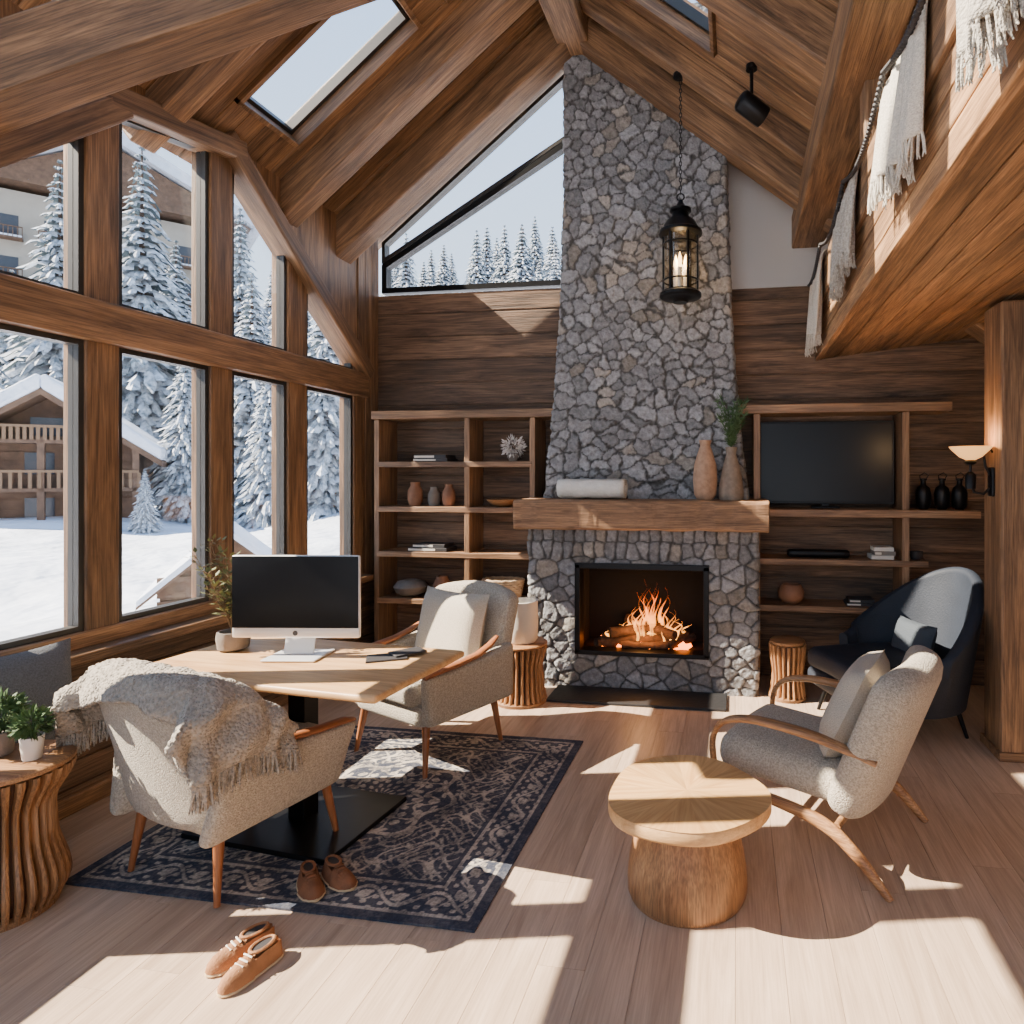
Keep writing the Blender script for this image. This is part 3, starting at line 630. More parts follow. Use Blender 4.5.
for i in range(16):
    a=random.random()*2*PI; s_=random.uniform(.05,.16); h=random.uniform(.18,.44)
    pts=[Vector((s_*t**1.5*math.cos(a)+.01*math.sin(t*9+i),s_*t**1.5*math.sin(a),.07+h*t)) for t in [k/8 for k in range(9)]]
    mb.tube(pts,[.0032*(1-.6*k/8) for k in range(9)],5,0)
    for p in pts[3:]:
        for k in range(5):
            d=Vector((random.uniform(-1,1),random.uniform(-1,1),random.uniform(0,1))).normalized(); q=p+d*.03; mb.tube([p,q],[.0015,.001],4,0); t=d.cross(Vector((0,0,1))).normalized()*.010; mb.add([q,q+t+d*.014,q+d*.034,q-t+d*.014],[(0,1,2,3)],1)
mb.obj('twigs',[plain('twig',S(110,88,60),.8),plain('dry_leaf',S(104,108,64),.7)],PP)
# ---------------------------------------------------------------- armchairs
def taper_leg(m,a,b,r0,r1,n=12,mi=0): m.tube([Vector(a).lerp(Vector(b),k/4) for k in range(5)],[r0+(r1-r0)*k/4 for k in range(5)],n,mi)
def armchair(name,loc,rz,cushion=True,sc=1):
    r=root(name,loc,rz,sc)
    m=MB()
    m.soft((0,-.03,.315),(.60,.60,.13),.05,10)
    m.obj('seat_base',BOUCLE,r)
    m=MB(); m.soft((0,-.07,.43),(.53,.60,.14),.06,12,fn=lambda p:(p.x,p.y,p.z+.02*(1-(p.x/.27)**2)*(1-(p.y/.3)**2))); m.obj('seat_cushion',BOUCLE,r)
    def bk(p):
        t=(p.z+.33)/.66; return (p.x*(1+.05*t-.04*t*t),p.y-.55*p.x*p.x+.04*t*t,p.z-.06*(p.x/.34)**2*(t>.5)*(t-.5)*2)
    m=MB(); m.soft((0,.30,.60),(.70,.13,.66),.06,14,fn=bk,rot=(-.17,0,0)); m.obj('back',BOUCLE,r)
    m=MB()
    for s_ in (-1,1):
        def af(p,s_=s_):
            t=(p.y+.32)/.64; top=(p.z>0); return (p.x+s_*(.03*(p.z/.16)),p.y+(-.03*p.z/.16),p.z*(1 if not top else (.82+.42*t*t)))
        m.soft((s_*.325,-.02,.42),(.085,.64,.32),.038,12,fn=af)
    m.obj('arms',BOUCLE,r)
    m=MB()
    for s_ in (-1,1):
        pts=[(s_*.352,-.36,.548),(s_*.357,-.30,.563),(s_*.36,-.15,.573),(s_*.36,0,.59),(s_*.35,.1,.62),(s_*.34,.17,.655)]
        m.tube(pts,[.022,.031,.032,.03,.026,.016],12,flat=.5,up=(0,0,1))
    m.obj('arm_caps',W('leg','y'),r)
    m=MB()
    for x,y in ((-.26,-.27),(.26,-.27),(-.25,.22),(.25,.22)):
        k=1.16; taper_leg(m,(x,y,.30),(x*k,y*k,0),.024,.012)
    m.obj('legs',W('leg','z'),r)
    if cushion:
        m=MB(); m.pillow((0,.12,.67),.56,.46,.16,(-.24,0,0)); m.obj('back_cushion',PILLOW,r)
    return r
A1=armchair('boucle_armchair',(-2.08,2.38,0.0115),165,False,.92)
A2=armchair('boucle_armchair',(-1.76,3.56,0.0),-24)
TH=root('fringed_throw',(-2.08,2.38,0.0115),165,.92)
def thr(u,v):
    hw=.335; top=.925; yc=.36
    x=max(-hw,min(hw,u)); dx=max(0,abs(u)-hw)
    hy=.075; yy=max(-hy,min(hy,v)); dy=max(0,abs(v)-hy)
    crown=.02*math.cos(min(1,abs(v)/hy)*PI/2)
    drop=math.sqrt(dx*dx+dy*dy)*.55+max(dx,dy)*.42
    z=top+crown-drop
    side=1 if u>0 else -1; lean=-(top-z)*.17
    fold=math.sin(u*30+v*11)*.6+math.sin(v*46+u*19+1)*.4
    fade=min(1,drop/.08)
    px=x; py=yc+yy+lean-.5*x*x
    w=math.hypot(dx,dy)+1e-6
    outx=(dx/w); outy=(dy/w)*(1 if v>0 else -1)
    off=(.03+.020*(1+fold))*fade
    px+=side*outx*off*1.6+side*.06*dx; py+=outy*off
    if dx>0: py+=v*.45*min(1,dx/.1)
    z+=abs(fold)*.012*(1-fade)
    return Vector((px,py,z-.03*(x/hw)**2))
mb=MB(); nu,nv=130,64
vs=[];fs=[]
def edge(u,v):
    U0,U1=-.64,.60
    a=U0+(U1-U0)*u
    back=.185+.035*math.sin(u*9+.5); front=-.30-.03*math.sin(u*6)
    return a, front+(back-front)*v
for i in range(nu+1):
    for j in range(nv+1):
        a,b_=edge(i/nu,j/nv); p=thr(a,b_)
        k=.004*math.sin(i*1.9)*math.cos(j*1.9); vs.append(p+Vector((0,k,k)))
for i in range(nu):
    for j in range(nv): fs.append((i*(nv+1)+j,i*(nv+1)+j+1,(i+1)*(nv+1)+j+1,(i+1)*(nv+1)+j))
mb.add(vs,fs,0,True); mb.obj('cloth',THROW,TH,solid=.024)
mb=MB()
def fringe(m,p,d,l=.07,r=.0055):
    for k in range(2):
        q=Vector(p)+Vector((random.uniform(-.004,.004),)*3); e=Vector(d)+Vector((random.uniform(-.25,.25),random.uniform(-.25,.25),0))
        m.tube([q,q+e*l*.4,q+e*l*.75+Vector((0,0,-.01)),q+e*l+Vector((random.uniform(-.008,.008),0,-.015))],[r,r*.9,r*.8,r*.4],5)
for j in range(0,nv+1):
    for i in (0,nu): a,b_=edge(i/nu,j/nv); fringe(mb,thr(a,b_),(0,0,-1),.085)
mb.obj('fringe',THROW,TH)
# lounge chair
LC=root('lounge_chair',(.38,2.99,0),-116,1.0)
m=MB(); m.soft((0,-.06,.335),(.56,.66,.16),.07,14,fn=lambda p:(p.x,p.y,p.z+.02*(1-(p.x/.29)**2)),rot=(-.05,0,0)); 
def lb(p):
    t=(p.z+.31)/.62; return (p.x*(1.0+.08*math.sin(t*PI)),p.y-.55*p.x*p.x,p.z-.08*(abs(p.x)/.31)**3*max(0,t-.4))
m.soft((0,.33,.53),(.66,.15,.66),.07,14,fn=lb,rot=(-.36,0,0)); m.obj('upholstery',BOUCLE,LC)
m=MB(); m.pillow((-.02,.15,.60),.48,.42,.18,(-.42,0,.08)); m.obj('pillow',PILLOW,LC)
m=MB()
def bez(P0,n=24):
    P0=[Vector(p) for p in P0]; out=[]
    Q=[P0[0]*2-P0[1]]+P0+[P0[-1]*2-P0[-2]]
    for i in range(1,len(Q)-2):
        for k in range(5):
            t=k/5; a,b_,c,d=Q[i-1],Q[i],Q[i+1],Q[i+2]
            out.append(.5*((2*b_)+(c-a)*t+(2*a-5*b_+4*c-d)*t*t+(3*b_-a-3*c+d)*t**3))
    out.append(P0[-1]); return out
def rl(R0,n):
    return [np.interp(i/(n-1)*(len(R0)-1),range(len(R0)),R0) for i in range(n)]
for s_ in (-1,1):
    x=s_*.335
    pt=bez([(x,.33,.50),(x,.18,.535),(x,.05,.555),(x,-.15,.562),(x,-.28,.54),(x,-.345,.49),(x,-.37,.42),(x*.98,-.365,.30),(x*.97,-.37,.15),(x*.97,-.39,.0)])
    m.tube(pt,rl([.018,.028,.031,.029,.025,.021,.02,.02,.017,.012],len(pt)),12,flat=.6,up=(0,0,1))
    pt=bez([(x*.98,-.36,.26),(x*.96,-.1,.24),(x*.96,.12,.205),(x*.98,.26,.12),(x*1.0,.38,.0)])
    m.tube(pt,rl([.014,.018,.022,.02,.012],len(pt)),12,flat=1.3,up=(0,0,1))
m.tube([(-.31,-.355,.25),(.31,-.355,.25)],.016,10); m.tube([(-.31,.17,.2),(.31,.17,.2)],.016,10)
m.obj('wood_frame',W('oakd','y'),LC)
# leather wing chair
BC=root('leather_tub_chair',(.99,4.33,0),-68,.92)
m=MB(); nt_=56; vs=[];fs=[]
def shell(t,h,off):
    a=-1.9+3.8*t; cb=math.cos(a); back=max(0,(cb+.25)/1.25); topz=.50+.56*back**1.35
    zz=.20+(topz-.20)*h
    flare=.10*h*(1 if cb>0 else .6)
    rx=.42+flare+off; ry=.40+.16*h*max(0,cb)+off
    return Vector((rx*math.sin(a),ry*cb+.03,zz))
ring=[]
for i in range(nt_+1):
    t=i/nt_; sec=[]
    thk=.045
    for k in range(12): sec.append(shell(t,k/11*.97,thk*(.9)))
    for k in range(1,6): 
        an=PI*k/6; p=shell(t,.97,thk*math.cos(an)); p.z+=.04*math.sin(an); sec.append(p)
    for k in range(12): sec.append(shell(t,.97*(1-k/11),-thk*.9))
    ring.append(sec)
ns_=len(ring[0])
for sec in ring: vs+=sec
for i in range(nt_):
    for k in range(ns_): fs.append((i*ns_+k,i*ns_+(k+1)%ns_,(i+1)*ns_+(k+1)%ns_,(i+1)*ns_+k))
fs+=[tuple(range(ns_)),tuple(nt_*ns_+k for k in range(ns_))]
m.add(vs,fs,0,True); m.soft((0,-.06,.27),(.80,.78,.14),.06,12,fn=lambda p:(p.x*(1-.12*max(0,p.y/.39)**2),p.y,p.z)); m.soft((0,-.09,.40),(.74,.76,.16),.07,12,fn=lambda p:(p.x*(1-.2*max(0,p.y/.39)**2),p.y,p.z+.02*(1-(p.x/.38)**2)))
m.obj('shell',LEATHER,BC)
m=MB(); m.pillow((.0,.18,.58),.40,.26,.13,(-.3,0,0)); m.obj('lumbar_cushion',plain('charcoal_cushion',S(58,66,74),.8,0,.4,120),BC)
m=MB()
for x,y in ((-.3,-.3),(.3,-.3),(-.28,.28),(.28,.28)): taper_leg(m,(x,y,.24),(x*1.2,y*1.2,0),.02,.012)
m.obj('legs',BLACK,BC)
# ---------------------------------------------------------------- rug
RX0,RX1,RY0,RY1=-2.6,-.9,2.12,3.74; nx,ny=440,420
xs=np.linspace(RX0,RX1,nx+1); ys_=np.linspace(RY0,RY1,ny+1); gx,gy=np.meshgrid(xs,ys_)
u=(gx-(RX0+RX1)/2); v=(gy-(RY0+RY1)/2); hu=(RX1-RX0)/2; hv=(RY1-RY0)/2; m_=np.minimum(hu-abs(u),hv-abs(v))
au,av=abs(u),abs(v); r=np.hypot(u,v); th=np.arctan2(v,u)
nz=np.array([noise.noise(Vector((a*7,b*7,0)))+.7*noise.noise(Vector((a*40,b*40,2)))+.7*noise.noise(Vector((a*110,b*110,4))) for a,b in zip(gx.ravel(),gy.ravel())]).reshape(gx.shape)
f=np.sin(26*au+2.2*np.sin(17*av))*np.cos(26*av+2.2*np.sin(17*au)); g2=np.sin(62*au+3*np.cos(41*av))*np.sin(62*av+3*np.cos(41*au))
f2=np.sin(44*au+2.6*np.sin(30*av)+1)*np.cos(44*av+2.6*np.sin(30*au))
ara=np.maximum((abs(f)<.16).astype(float),np.maximum((g2>.5)*.85,(abs(f2)<.12)*.6))
alongs=np.where(hu-au<hv-av,v,u); bm_=(m_-.125)
bor=np.maximum(((abs(np.sin(alongs*22)*.045-bm_)<.009)|(np.hypot((alongs*22/PI%1-.5)*.14,bm_)<.024)|((np.sin(alongs*88)*np.sin(bm_*110)>.45))).astype(float),(abs(np.sin(alongs*44+1)*.03-bm_)<.006)*.7)
med=((abs(r-(.36+.035*np.cos(8*th)))<.014)|(abs(r-(.28+.04*np.cos(12*th)))<.01)|(abs(r-(.2+.03*np.cos(8*th)))<.012)|((r<.34)&(np.cos(16*th)*np.sin(r*70)>.25))).astype(float)
pat=np.where(m_>.235,np.maximum(ara*(r>.38),med),np.where(m_>.215,0,np.where(m_>.2,1,np.where(m_>.055,bor,np.where(m_>.04,1,0)))))
pat=np.clip(pat*(.74+.55*nz),0,1); pat=pat*.88+.13*np.clip(nz+.35,0,1)
na=np.array(S(50,57,74)[:3]); be=np.array(S(192,180,164)[:3]); c3=na[None,None]*(1-pat[...,None])+be[None,None]*pat[...,None]; c3*=(1+.25*nz[...,None])
col=np.ones(gx.shape+(4,)); col[...,:3]=np.clip(c3,.005,1)
hz=.009+.0012*nz
vs=[(a,b,c) for a,b,c in zip(gx.ravel(),gy.ravel(),hz.ravel())]; n1=nx+1
fs=[(j*n1+i,j*n1+i+1,(j+1)*n1+i+1,(j+1)*n1+i) for j in range(ny) for i in range(nx)]
me=bpy.data.meshes.new('area_rug'); me.from_pydata(vs,[],fs); cc=me.color_attributes.new('Col','FLOAT_COLOR','POINT'); cc.data.foreach_set('color',col.astype(np.float32).ravel())
me.materials.append(attrmat('rug_pile',.95,200,.2,.6,400)); ob=bpy.data.objects.new('area_rug',me); bpy.context.scene.collection.objects.link(ob)
k=ob.modifiers.new('s','SOLIDIFY'); k.thickness=.008; k.offset=-1
# ---------------------------------------------------------------- shoes
def shoe(m,M,L=.25):
    n=22
    def ring_(t):
        w=.038+.014*max(0,math.sin(PI*min(1,t*1.15)))**.8+( .007 if .55<t<.9 else 0)
        if t>.85: w*=math.sqrt(max(.03,1-((t-.85)/.155)**2))
        if t<.1: w*=math.sqrt(max(.05,1-((.1-t)/.11)**2))
        hgt=.075-.035*max(0,(t-.35)/.65)**.8 if t>.35 else .075
        if t>.85: hgt*=math.sqrt(max(.08,1-((t-.85)/.16)**2))
        return w,hgt
    for pas,mi in ((0,1),(1,0)):
        vs=[];fs=[];K=16
        for i in range(n+1):
            t=i/n; w,h=ring_(t); x=(t-.5)*L; bend=.008*math.sin(t*PI)
            for k in range(K):
                a=2*PI*k/K
                if pas==0: vs.append((bend+ (w+.004)*math.cos(a),x,.008+.008*math.sin(a)))
                else:
                    zz=.014+max(0,math.sin(a))*h; ww=w*(math.cos(a))*(1 if math.sin(a)<.3 else 1-.22*math.sin(a))
                    if t<.52 and math.sin(a)>.8: zz-=.03*min(1,(.52-t)/.1)
                    vs.append((bend+ww,x,zz))
        for i in range(n):
            for k in range(K): fs.append((i*K+k,i*K+(k+1)%K,(i+1)*K+(k+1)%K,(i+1)*K+k))
        fs+=[tuple(range(K)),tuple(n*K+k for k in range(K))]; m.add(vs,fs,mi,True,M)
    m.tube([M@Vector((.008+.028*math.cos(a),-.055+.05*math.sin(a),.078)) for a in [2*PI*k/20 for k in range(21)]],.006,6,0)
    m.lathe([(.026,.0),(.026,.001)],16,m=2,M=M@Matrix.Translation((.008,-.055,.076))@Matrix.Diagonal((1,1.85,1,1)))
    for k in range(4):
        y=.005+.018*k; m.tube([M@Vector((.008-.022,y,.074-.006*k)),M@Vector((.008,y+.004,.08-.007*k)),M@Vector((.008+.022,y,.074-.006*k))],.003,5,3)
def shoes(name,loc,rz,mat,lace,sc=.8):
    m=MB()
    for x,a in ((-.06,6),(.06,-8)): shoe(m,Matrix.Diagonal((sc,sc,sc,1))@Matrix.Translation((x,0 if x<0 else -.03,0))@Matrix.Rotation(math.radians(a),4,'Z'))
    return m.obj(name,[mat,SOLE,BOOKD,lace],loc=loc,rot=(0,0,math.radians(rz)))
DKSU=plain('suede_dark',S(128,82,52),.8,0,.3,120,.15,20)
shoes('pair_of_loafers',(-1.56,2.26,.0115),232,DKSU,DKSU,.8)
shoes('pair_of_shoes',(-1.58,1.85,.0),160,SUEDE,PAPER,.82)
# ---------------------------------------------------------------- window bench, cushion, plants
mb=MB(); mb.box((XL+.02,1.3,.36),(XL+.24,2.32,.40)); mb.box((XL+.02,1.32,0),(XL+.23,1.36,.36)); mb.box((XL+.02,2.26,0),(XL+.23,2.30,.36)); mb.obj('window_bench',W('frame','y'),bevel=.006)
mb=MB(); mb.pillow((0,0,0),.46,.46,.13,(0,0,0)); mb.obj('throw_cushion',BLUEC,loc=(XL+.15,2.22,.64),rot=(-.16,0,PI/2-.12))
def bush(name,loc,pm,ph,pr,br,n,ls):
    r=root(name,loc); m=MB(); m.lathe([(pr*.75,0),(pr*.8,.005),(pr,ph*.95),(pr,ph),(pr*.88,ph),(pr*.85,ph*.85),(.003,ph*.85)],28); m.obj('pot',pm,r)
    m=MB(); leafball(m,(0,0,ph+br*.7),br,n,ls,0,.9)
    for i in range(12):
        a=random.random()*7; m.tube([(0,0,ph*.8),(br*.5*math.cos(a),br*.5*math.sin(a),ph+br*.9)],.0025,4)
    m.obj('foliage',LEAF,r)
bush('potted_plant',(-2.57,1.99,.551),CERW,.085,.036,.065,460,.024)
bush('potted_plant',(-2.73,2.0,.551),CERG,.09,.05,.09,620,.028)
# ---------------------------------------------------------------- pendant lantern
LN=root('pendant_lantern',(-.375,4.42,2.82))
m=MB()
m.lathe([(.13,0),(.145,.01),(.145,.03),(.12,.045),(.12,.05)],32); m.lathe([(.05,-.03),(.06,-.015),(.12,0),(.02,.001)],24)
m.lathe([(.12,.43),(.15,.44),(.15,.46),(.13,.475),(.10,.53),(.06,.56),(.055,.59),(.075,.60),(.075,.615),(.04,.63),(.02,.66),(.012,.68)],32)
for k in range(6):
    a=2*PI*k/6; m.cbox((.118*math.cos(a),.118*math.sin(a),.24),(.014,.014,.40),0,(0,0,a))
for z in (.12,.37): m.tube([(.118*math.cos(2*PI*k/36),.118*math.sin(2*PI*k/36),z) for k in range(37)],.006,6)
m.tube([(.025*math.cos(a),0,.70+.025*math.sin(a)) for a in [2*PI*k/16 for k in range(17)]],.005,6)
for k in range(40):
    z=.735+k*.028
    if 2.82+z>zr(-.375)-.24: break
    m.tube([(.009*math.cos(a)*(k%2),.009*math.cos(a)*((k+1)%2),z+.018*math.sin(a)) for a in [2*PI*j/10 for j in range(11)]],.003,5)
m.lathe([(.03,z),(.05,z+.01),(.05,z+.03)],20)
m.obj('metalwork',BLACK,LN)
m=MB(); m.lathe([(.108,.05),(.108,.43)],32); m.obj('glass_cylinder',LGLASS,LN)
m=MB()
for k in range(3):
    a=2*PI*k/3+.5; m.lathe([(.016,.05),(.016,.2),(.013,.205)],14,c=(.04*math.cos(a),.04*math.sin(a),0)); m.lathe([(.004,.205),(.016,.24),(.012,.27),(.002,.31)],12,c=(.04*math.cos(a),.04*math.sin(a),0),m=1)
m.obj('candles',[CERW,plain('bulb_glow',(1,.8,.5,1),.5,emit=(1,.62,.25,1),es=9)],LN)
light('lantern_bulb','POINT',(-.375,4.42,3.09),5,(1,.7,.4),.04)
# spotlight
SP=root('ceiling_spotlight',(.10,4.08,3.90))
m=MB(); m.lathe([(.05,-.10),(.066,-.095),(.066,.08),(.05,.095),(.02,.10)],28,M=Euler((.5,-1.1,0)).to_matrix().to_4x4()); m.tube([(0,0,.02),(.0,0,.10),(0,0,.25)],.012,8); m.lathe([(.035,.24),(.035,.27)],20); m.obj('housing',BLACK,SP)
# wall sconce on post
SC=root('wall_sconce',(1.47,3.98,1.56))
m=MB(); m.soft((-.008,0,0),(.02,.07,.17),.009,8); m.tube([(-.01,0,-.03),(-.05,0,-.07),(-.10,0,-.06),(-.12,0,0),(-.12,0,.08),(-.12,0,.12)],.008,8); m.tube([(-.01,0,.03),(-.04,0,.09),(-.05,0,.16),(-.02,0,.20),(.0,0,.17)],.007,8)
m.lathe([(.02,.1),(.035,.115),(.02,.13)],20,c=(-.12,0,0)); m.lathe([(.028,-.04),(.03,.04),(.012,.06)],16,c=(-.12,0,0)); m.obj('bracket',BLACK,SC)
m=MB(); m.lathe([(.02,.125),(.06,.145),(.10,.185),(.115,.205),(.108,.205),(.06,.155),(.01,.135)],32,c=(-.12,0,0)); m.obj('glass_shade',plain('opal_shade',S(216,160,96),.4,emit=(1,.5,.16,1),es=1.5),SC)
light('sconce_bulb','POINT',(1.35,3.98,1.82),7,(1,.62,.3),.03)
# ---------------------------------------------------------------- textiles on loft rail
def drape(name,y0,y1,lf,lb,mat,amp=.018):
    r=root(name,(.70,(y0+y1)/2,3.10)); m=MB(); prof=[]
    for k in range(26): prof.append((-.118-.008*(1-k/25),-lf+lf*k/25,1-k/25))
    prof+=[(-.10,.018,0),(-.05,.024,0),(0,.026,0),(.05,.024,0),(.10,.018,0)]
    for k in range(12): prof.append((.118,-lb*k/11,k/11))
    ny=56; vs=[];fs=[]; ph=random.random()*6; hw=(y1-y0)/2
    for j in range(ny+1):
        yy=-hw+2*hw*j/ny
        for (x,z,h) in prof:
            w=amp*h**.5*(math.sin(yy*48+ph)+.6*math.sin(yy*83+ph*2+z*3)+1.2); s_=-1 if x<0 else 1
            gather=1-.18*h*abs(math.sin(ph+1)) 
            vs.append((x+s_*w,yy*gather+.015*math.sin(z*9+ph)*h,z+.03*math.sin(yy*9+ph)*h))
    n_=len(prof)
    for j in range(ny):
        for k in range(n_-1): fs.append((j*n_+k,j*n_+k+1,(j+1)*n_+k+1,(j+1)*n_+k))
    m.add(vs,fs,0,True); m.obj('cloth',mat,r,solid=.012)
    m=MB()
    for j in range(0,ny+1): fringe(m,vs[j*n_],(0,0,-1),.06,.0045)
    m.obj('fringe',mat,r)
CL2=fabric('draped_wool_grey',S(172,165,154),.18,130,1.1)
drape('hanging_blanket',1.15,1.66,.50,.2,CL2,.028)
drape('hanging_blanket',2.08,2.66,.42,.2,CLOTH,.024)
drape('hanging_blanket',3.20,3.85,.42,.2,CL2,.022)
drape('hanging_blanket',4.45,5.0,.52,.2,CLOTH,.022)
m=MB()
for k in range(150):
    y=1.6+k*.0225; t=(y-1.6)%.9/.9; z=3.10-.10*math.sin(PI*t)
    m.lathe([(.002,-.012),(.012,-.005),(.012,.005),(.002,.012)],8,c=(.545,y,z))
m.obj('bead_garland',BOOKD)
# ---------------------------------------------------------------- exterior
def ss_(a,b,x): t=max(0,min(1,(x-a)/(b-a))); return t*t*(3-2*t)
def hz_(x,y):
    d=y+.3*x; k=min(1,math.hypot(x+3,y)/8)
    return -1.0+.025*math.hypot(x,y)+12*ss_(17,52,d)+(.55*noise.noise(Vector((x*.12,y*.12,0)))+.22*noise.noise(Vector((x*.4,y*.4,3))))*k
mb=MB(); vs=[];fs=[]; nx,ny=170,150
for j in range(ny+1):
    for i in range(nx+1):
        x=-90+140*i/nx; y=-15+105*j/ny; z=hz_(x,y)
        if -4<x<3 and -3<y<6: z=min(z,-.6)
        vs.append((x,y,z))
for j in range(ny):
    for i in range(nx): fs.append((j*(nx+1)+i,j*(nx+1)+i+1,(j+1)*(nx+1)+i+1,(j+1)*(nx+1)+i))
mb.add(vs,fs,0,True); mb.obj('snowy_ground',SNOW)
tm,nt,b=newmat('snowy_needles'); L=nt.links; g=N(nt,'ShaderNodeNewGeometry'); sp=N(nt,'ShaderNodeSeparateXYZ'); L.new(g.outputs['Normal'],sp.inputs[0])
tc=N(nt,'ShaderNodeTexCoord'); no=N(nt,'ShaderNodeTexNoise'); no.inputs['Scale'].default_value=4.5; no.inputs['Detail'].default_value=6; no.inputs['Roughness'].default_value=.7; L.new(tc.outputs['Object'],no.inputs['Vector'])
ma=N(nt,'ShaderNodeMath',operation='MULTIPLY_ADD'); ma.inputs[1].default_value=.45; L.new(sp.outputs['Z'],ma.inputs[0]); L.new(no.outputs['Fac'],ma.inputs[2])
rp=N(nt,'ShaderNodeValToRGB'); e=rp.color_ramp.elements; e[0].position=.60;e[1].position=.86;e[0].color=S(88,102,108);e[1].color=(.60,.64,.71,1); L.new(ma.outputs[0],rp.inputs[0]); L.new(rp.outputs[0],b.inputs['Base Color']); b.inputs['Roughness'].default_value=.85
BARK=plain('bark',S(70,58,50),.9)
def treemesh(seed,H=10,R=2.3):
    rn=random.Random(seed); m=MB(); m.tube([(0,0,-1),(0,0,H*.5),(0,0,H*.97)],[.2,.12,.02],8,1)
    layers=44
    for l in range(layers):
        t=l/(layers-1); z=H*(.06+.92*t); rr=R*(1-t)**.9+.1; nb=int(8+14*(1-t))
        for k in range(nb):
            a=2*PI*(k+rn.random()*.9)/nb; ln=rr*rn.uniform(.6,1.15); w=ln*.11+.05; dr=.3+.35*rn.random()
            c,s_=math.cos(a),math.sin(a); vs=[];sg=6
            for q in range(sg+1):
                u=q/sg; wx=w*math.sin(PI*(u*.85+.12))*(1.25 if q%2 else .5); px=ln*u; pz=z-ln*dr*u*u*1.1+.05*rn.uniform(-1,1)*u
                for (o,dz) in ((-wx,-wx*.8),(0,0),(wx,-wx*.8)): vs.append((c*px-s_*o,s_*px+c*o,pz+dz))
            fs=[]
            for q in range(sg):
                for o in (0,1): fs.append((q*3+o,q*3+o+1,q*3+o+4,q*3+o+3))
            m.add(vs,fs,0)
    me=bpy.data.meshes.new('spruce_%d'%seed); me.from_pydata([tuple(p) for p in m.v],[],m.f); me.materials.append(tm); me.materials.append(BARK); me.polygons.foreach_set('material_index',m.mi)
    bm=bmesh.new(); bm.from_mesh(me)
    for f_ in bm.faces:
        f_.normal_update()
        if f_.normal.z<0: f_.normal_flip()
    bm.to_mesh(me); bm.free(); return me
TM=[treemesh(s) for s in (1,2,3)]
def tree(x,y,s,i=0):
    o=bpy.data.objects.new('snowy_spruce',TM[i%3]); o.location=(x,y,hz_(x,y)-.3); o.scale=(s,s,s*random.uniform(.95,1.15)); o.rotation_euler=(0,0,random.random()*6); bpy.context.scene.collection.objects.link(o)
c9,s9=math.cos(math.radians(9)),math.sin(math.radians(9))
def at(uu,d): a=(uu-634)/640*d; return a*c9-d*s9,a*s9+d*c9
for i,(uu,d,s_) in enumerate(((60,40,1.9),(142,34,1.72),(176,44,1.4),(252,31,1.15),(325,28,1.0),(12,42,1.35),(104,42,1.5),(290,34,1.2),(145,23,.27),(345,36,1.2),(240,38,1.4),(270,27,.7),(-40,34,1.4),(185,27,.75))):
    x,y=at(uu,d); tree(x,y,s_,i)
for i in range(105):
    uu=random.uniform(215,600); d=random.uniform(43,58); x,y=at(uu,d); tree(x,y,random.uniform(.65,1.12),i)
for uu,s_ in ((402,.85),(430,1.0),(455,.8),(470,.95),(492,.85),(522,1.2),(540,.9),(556,1.0)):
    x,y=at(uu,41+random.random()*2); tree(x,y,s_,int(uu))
WCH=plain('chalet_wood',S(92,70,54),.8,0,.3,10,.3,3); WND=plain('dark_window',S(48,54,64),.2); CREAM=plain('hotel_render',S(158,151,140),.9,0,0,1,.12,.4)
RAIL=plain('chalet_railing',S(112,88,66),.8)
def chalet(name,loc,rz,w,d,h,rh,balc=True,ov=.9,st=.5,fo=1.3):
    r=root(name,loc,rz); m=MB(); m.box((-w/2,-d/2,-1.5),(w/2,d/2,h)); m.prism([(-w/2,h),(w/2,h),(0,h+rh)],'y',-d/2,d/2)
    for z in [k*.35 for k in range(int((h+rh*.7)/.35))]:
        ww=w/2 if z<h else w/2*(1-(z+.3-h)/rh); m.box((-ww-.03,-d/2-.04,z),(ww+.03,-d/2,z+.3))
    if balc:
        for zb,zt in ((.42,.64),(.98,1.16)):
            wv=w/2 if zb<.9 else w*.33
            m.box((-wv-.5,-d/2-1.2,h*zb),(wv+.2,-d/2,h*(zb+.04))); m.box((-wv-.5,-d/2-1.25,h*zt),(wv+.2,-d/2-1.15,h*(zt+.03)),1)
            for k in range(24): x=-wv-.5+(wv*2+.7)*k/23; m.box((x-.05,-d/2-1.23,h*(zb+.04)),(x+.05,-d/2-1.17,h*zt),1)
        for x in (-w/2-.4,0,w/2+.1): m.box((x-.1,-d/2-1.2,-1),(x+.1,-d/2-1,h*1.05))
    m.obj('timber_body',[WCH,RAIL],r)
    m=MB()
    for x in ((-w*.34,-w*.05,w*.24) if balc else (0,)):
        for z in ((h*.08,h*.62) if balc else (h*.4,)): m.box((x-w*.08,-d/2-.07,z),(x+w*.08,-d/2-.045,z+h*.26))
    if balc: m.box((-w*.1,-d/2-.07,h*1.08),(w*.1,-d/2-.045,h*1.3))
    m.obj('windows',WND,r)
    m=MB(); 
    for s_ in (-1,1):
        x1=s_*(w/2+ov); z1=h-ov*rh/(w/2)
        m.prism([(0,h+rh),(x1,z1),(x1,z1+st),(s_*.3*st,h+rh+st),(0,h+rh+st)],'y',-d/2-fo,d/2+fo*.5)
    m.obj('snow_roof',SNOW,r,bevel=st*.25)
    m=MB()
    for s_ in (-1,1):
        x1=s_*(w/2+ov); z1=h-ov*rh/(w/2); q=st*.45; m.prism([(0,h+rh-q),(x1,z1-q),(x1,z1),(0,h+rh)],'y',-d/2-fo*.95,d/2)
    m.obj('eaves',WCH,r)
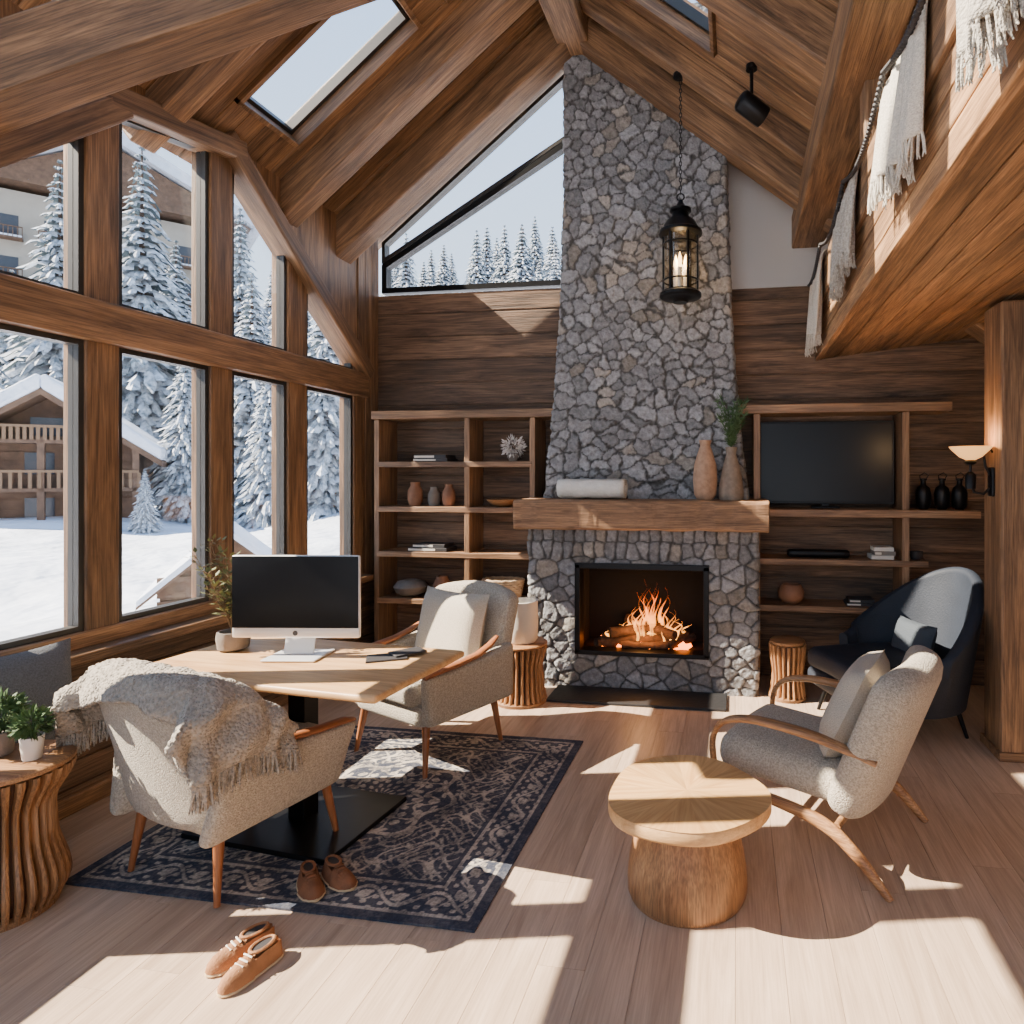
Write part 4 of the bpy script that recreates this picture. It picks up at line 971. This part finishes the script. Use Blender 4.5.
x,y=at(66,26); chalet('snowy_chalet',(x,y,-.3),40,5.2,5,3.1,1.9)
x,y=at(230,10.5); chalet('garden_shed',(x,y,-.9),40,1.7,1.7,.85,.75,False,.25,.09,.25)
x,y=at(60,60); HT=root('hotel_building',(x,y,2),48)
m=MB(); m.box((-20,-6,-5),(13,6,23.5),0)
for i in range(11):
    for j in range(6):
        X=-18+i*3.0; Z=2+j*3.5; m.box((X-.7,-6.05,Z),(X+.7,-5.95,Z+1.9),1); m.box((X-1.0,-6.9,Z-.25),(X+1.0,-6,Z-.1),2)
        for q in range(8): m.box((X-1+q*.285-.03,-6.88,Z-.1),(X-1+q*.285+.03,-6.82,Z+.7),2)
        m.box((X-1.02,-6.9,Z+.7),(X+1.02,-6.8,Z+.78),2); m.box((X-1.0,-6.88,Z-.1),(X+1.0,-6.7,Z+.05),3)
m.prism([(-21.5,24),(-13.5,29),(-5.5,24)],'y',-7.2,7.2,2); m.prism([(-5,24),(3.5,29),(14.5,24)],'y',-7.2,7.2,2)
m.prism([(-22.3,23.8),(-13.5,29.3),(-4.8,24),(-4.8,25),(-13.5,30.5),(-22.3,24.8)],'y',-8,8,3); m.prism([(-5.2,24),(3.5,29.3),(15.3,23.8),(15.3,24.8),(3.5,30.5),(-5.2,25)],'y',-8,8,3)
m.obj('facade',[CREAM,WND,WCH,SNOW],HT)
mb=MB()
for k in range(16):
    y=1.2+k*.35; mb.box((-4.6,y,-1),(-4.52,y+.07,.35))
mb.box((-4.62,1.0,.28),(-4.5,7.0,.36)); mb.box((-4.6,1.0,-.1),(-4.52,7.0,-.02)); mb.obj('garden_fence',WCH)
# ---------------------------------------------------------------- world, sun, camera
w=bpy.data.worlds.new('sky'); bpy.context.scene.world=w; w.use_nodes=True; nt=w.node_tree; bg=nt.nodes['Background']
tc=N(nt,'ShaderNodeTexCoord'); sp=N(nt,'ShaderNodeSeparateXYZ'); nt.links.new(tc.outputs['Generated'],sp.inputs[0]); rp=N(nt,'ShaderNodeValToRGB'); e=rp.color_ramp.elements
e[0].color=(.74,.86,1,1); e[1].color=(.40,.62,1,1); e[0].position=.1; e[1].position=.7; nt.links.new(sp.outputs['Z'],rp.inputs[0]); nt.links.new(rp.outputs[0],bg.inputs[0]); bg.inputs[1].default_value=2.3
sl=bpy.data.lights.new('sun','SUN'); sl.energy=34; sl.color=(1,.87,.70); sl.angle=math.radians(.4)
so=bpy.data.objects.new('sun',sl); el=math.radians(39.5); ph=math.radians(12.5)
so.rotation_euler=Vector((math.cos(ph)*math.cos(el),math.sin(ph)*math.cos(el),-math.sin(el))).to_track_quat('-Z','Y').to_euler(); so.location=(-10,0,10); bpy.context.scene.collection.objects.link(so)
cd=bpy.data.cameras.new('camera'); cd.sensor_width=36; cd.lens=640/1024*36; cd.shift_x=-(634-512)/1024; cd.shift_y=-(512-475)/1024; cd.clip_end=400
co=bpy.data.objects.new('camera',cd); co.location=(0,0,1.6); co.rotation_euler=(PI/2,0,math.radians(9)); bpy.context.scene.collection.objects.link(co); bpy.context.scene.camera=co
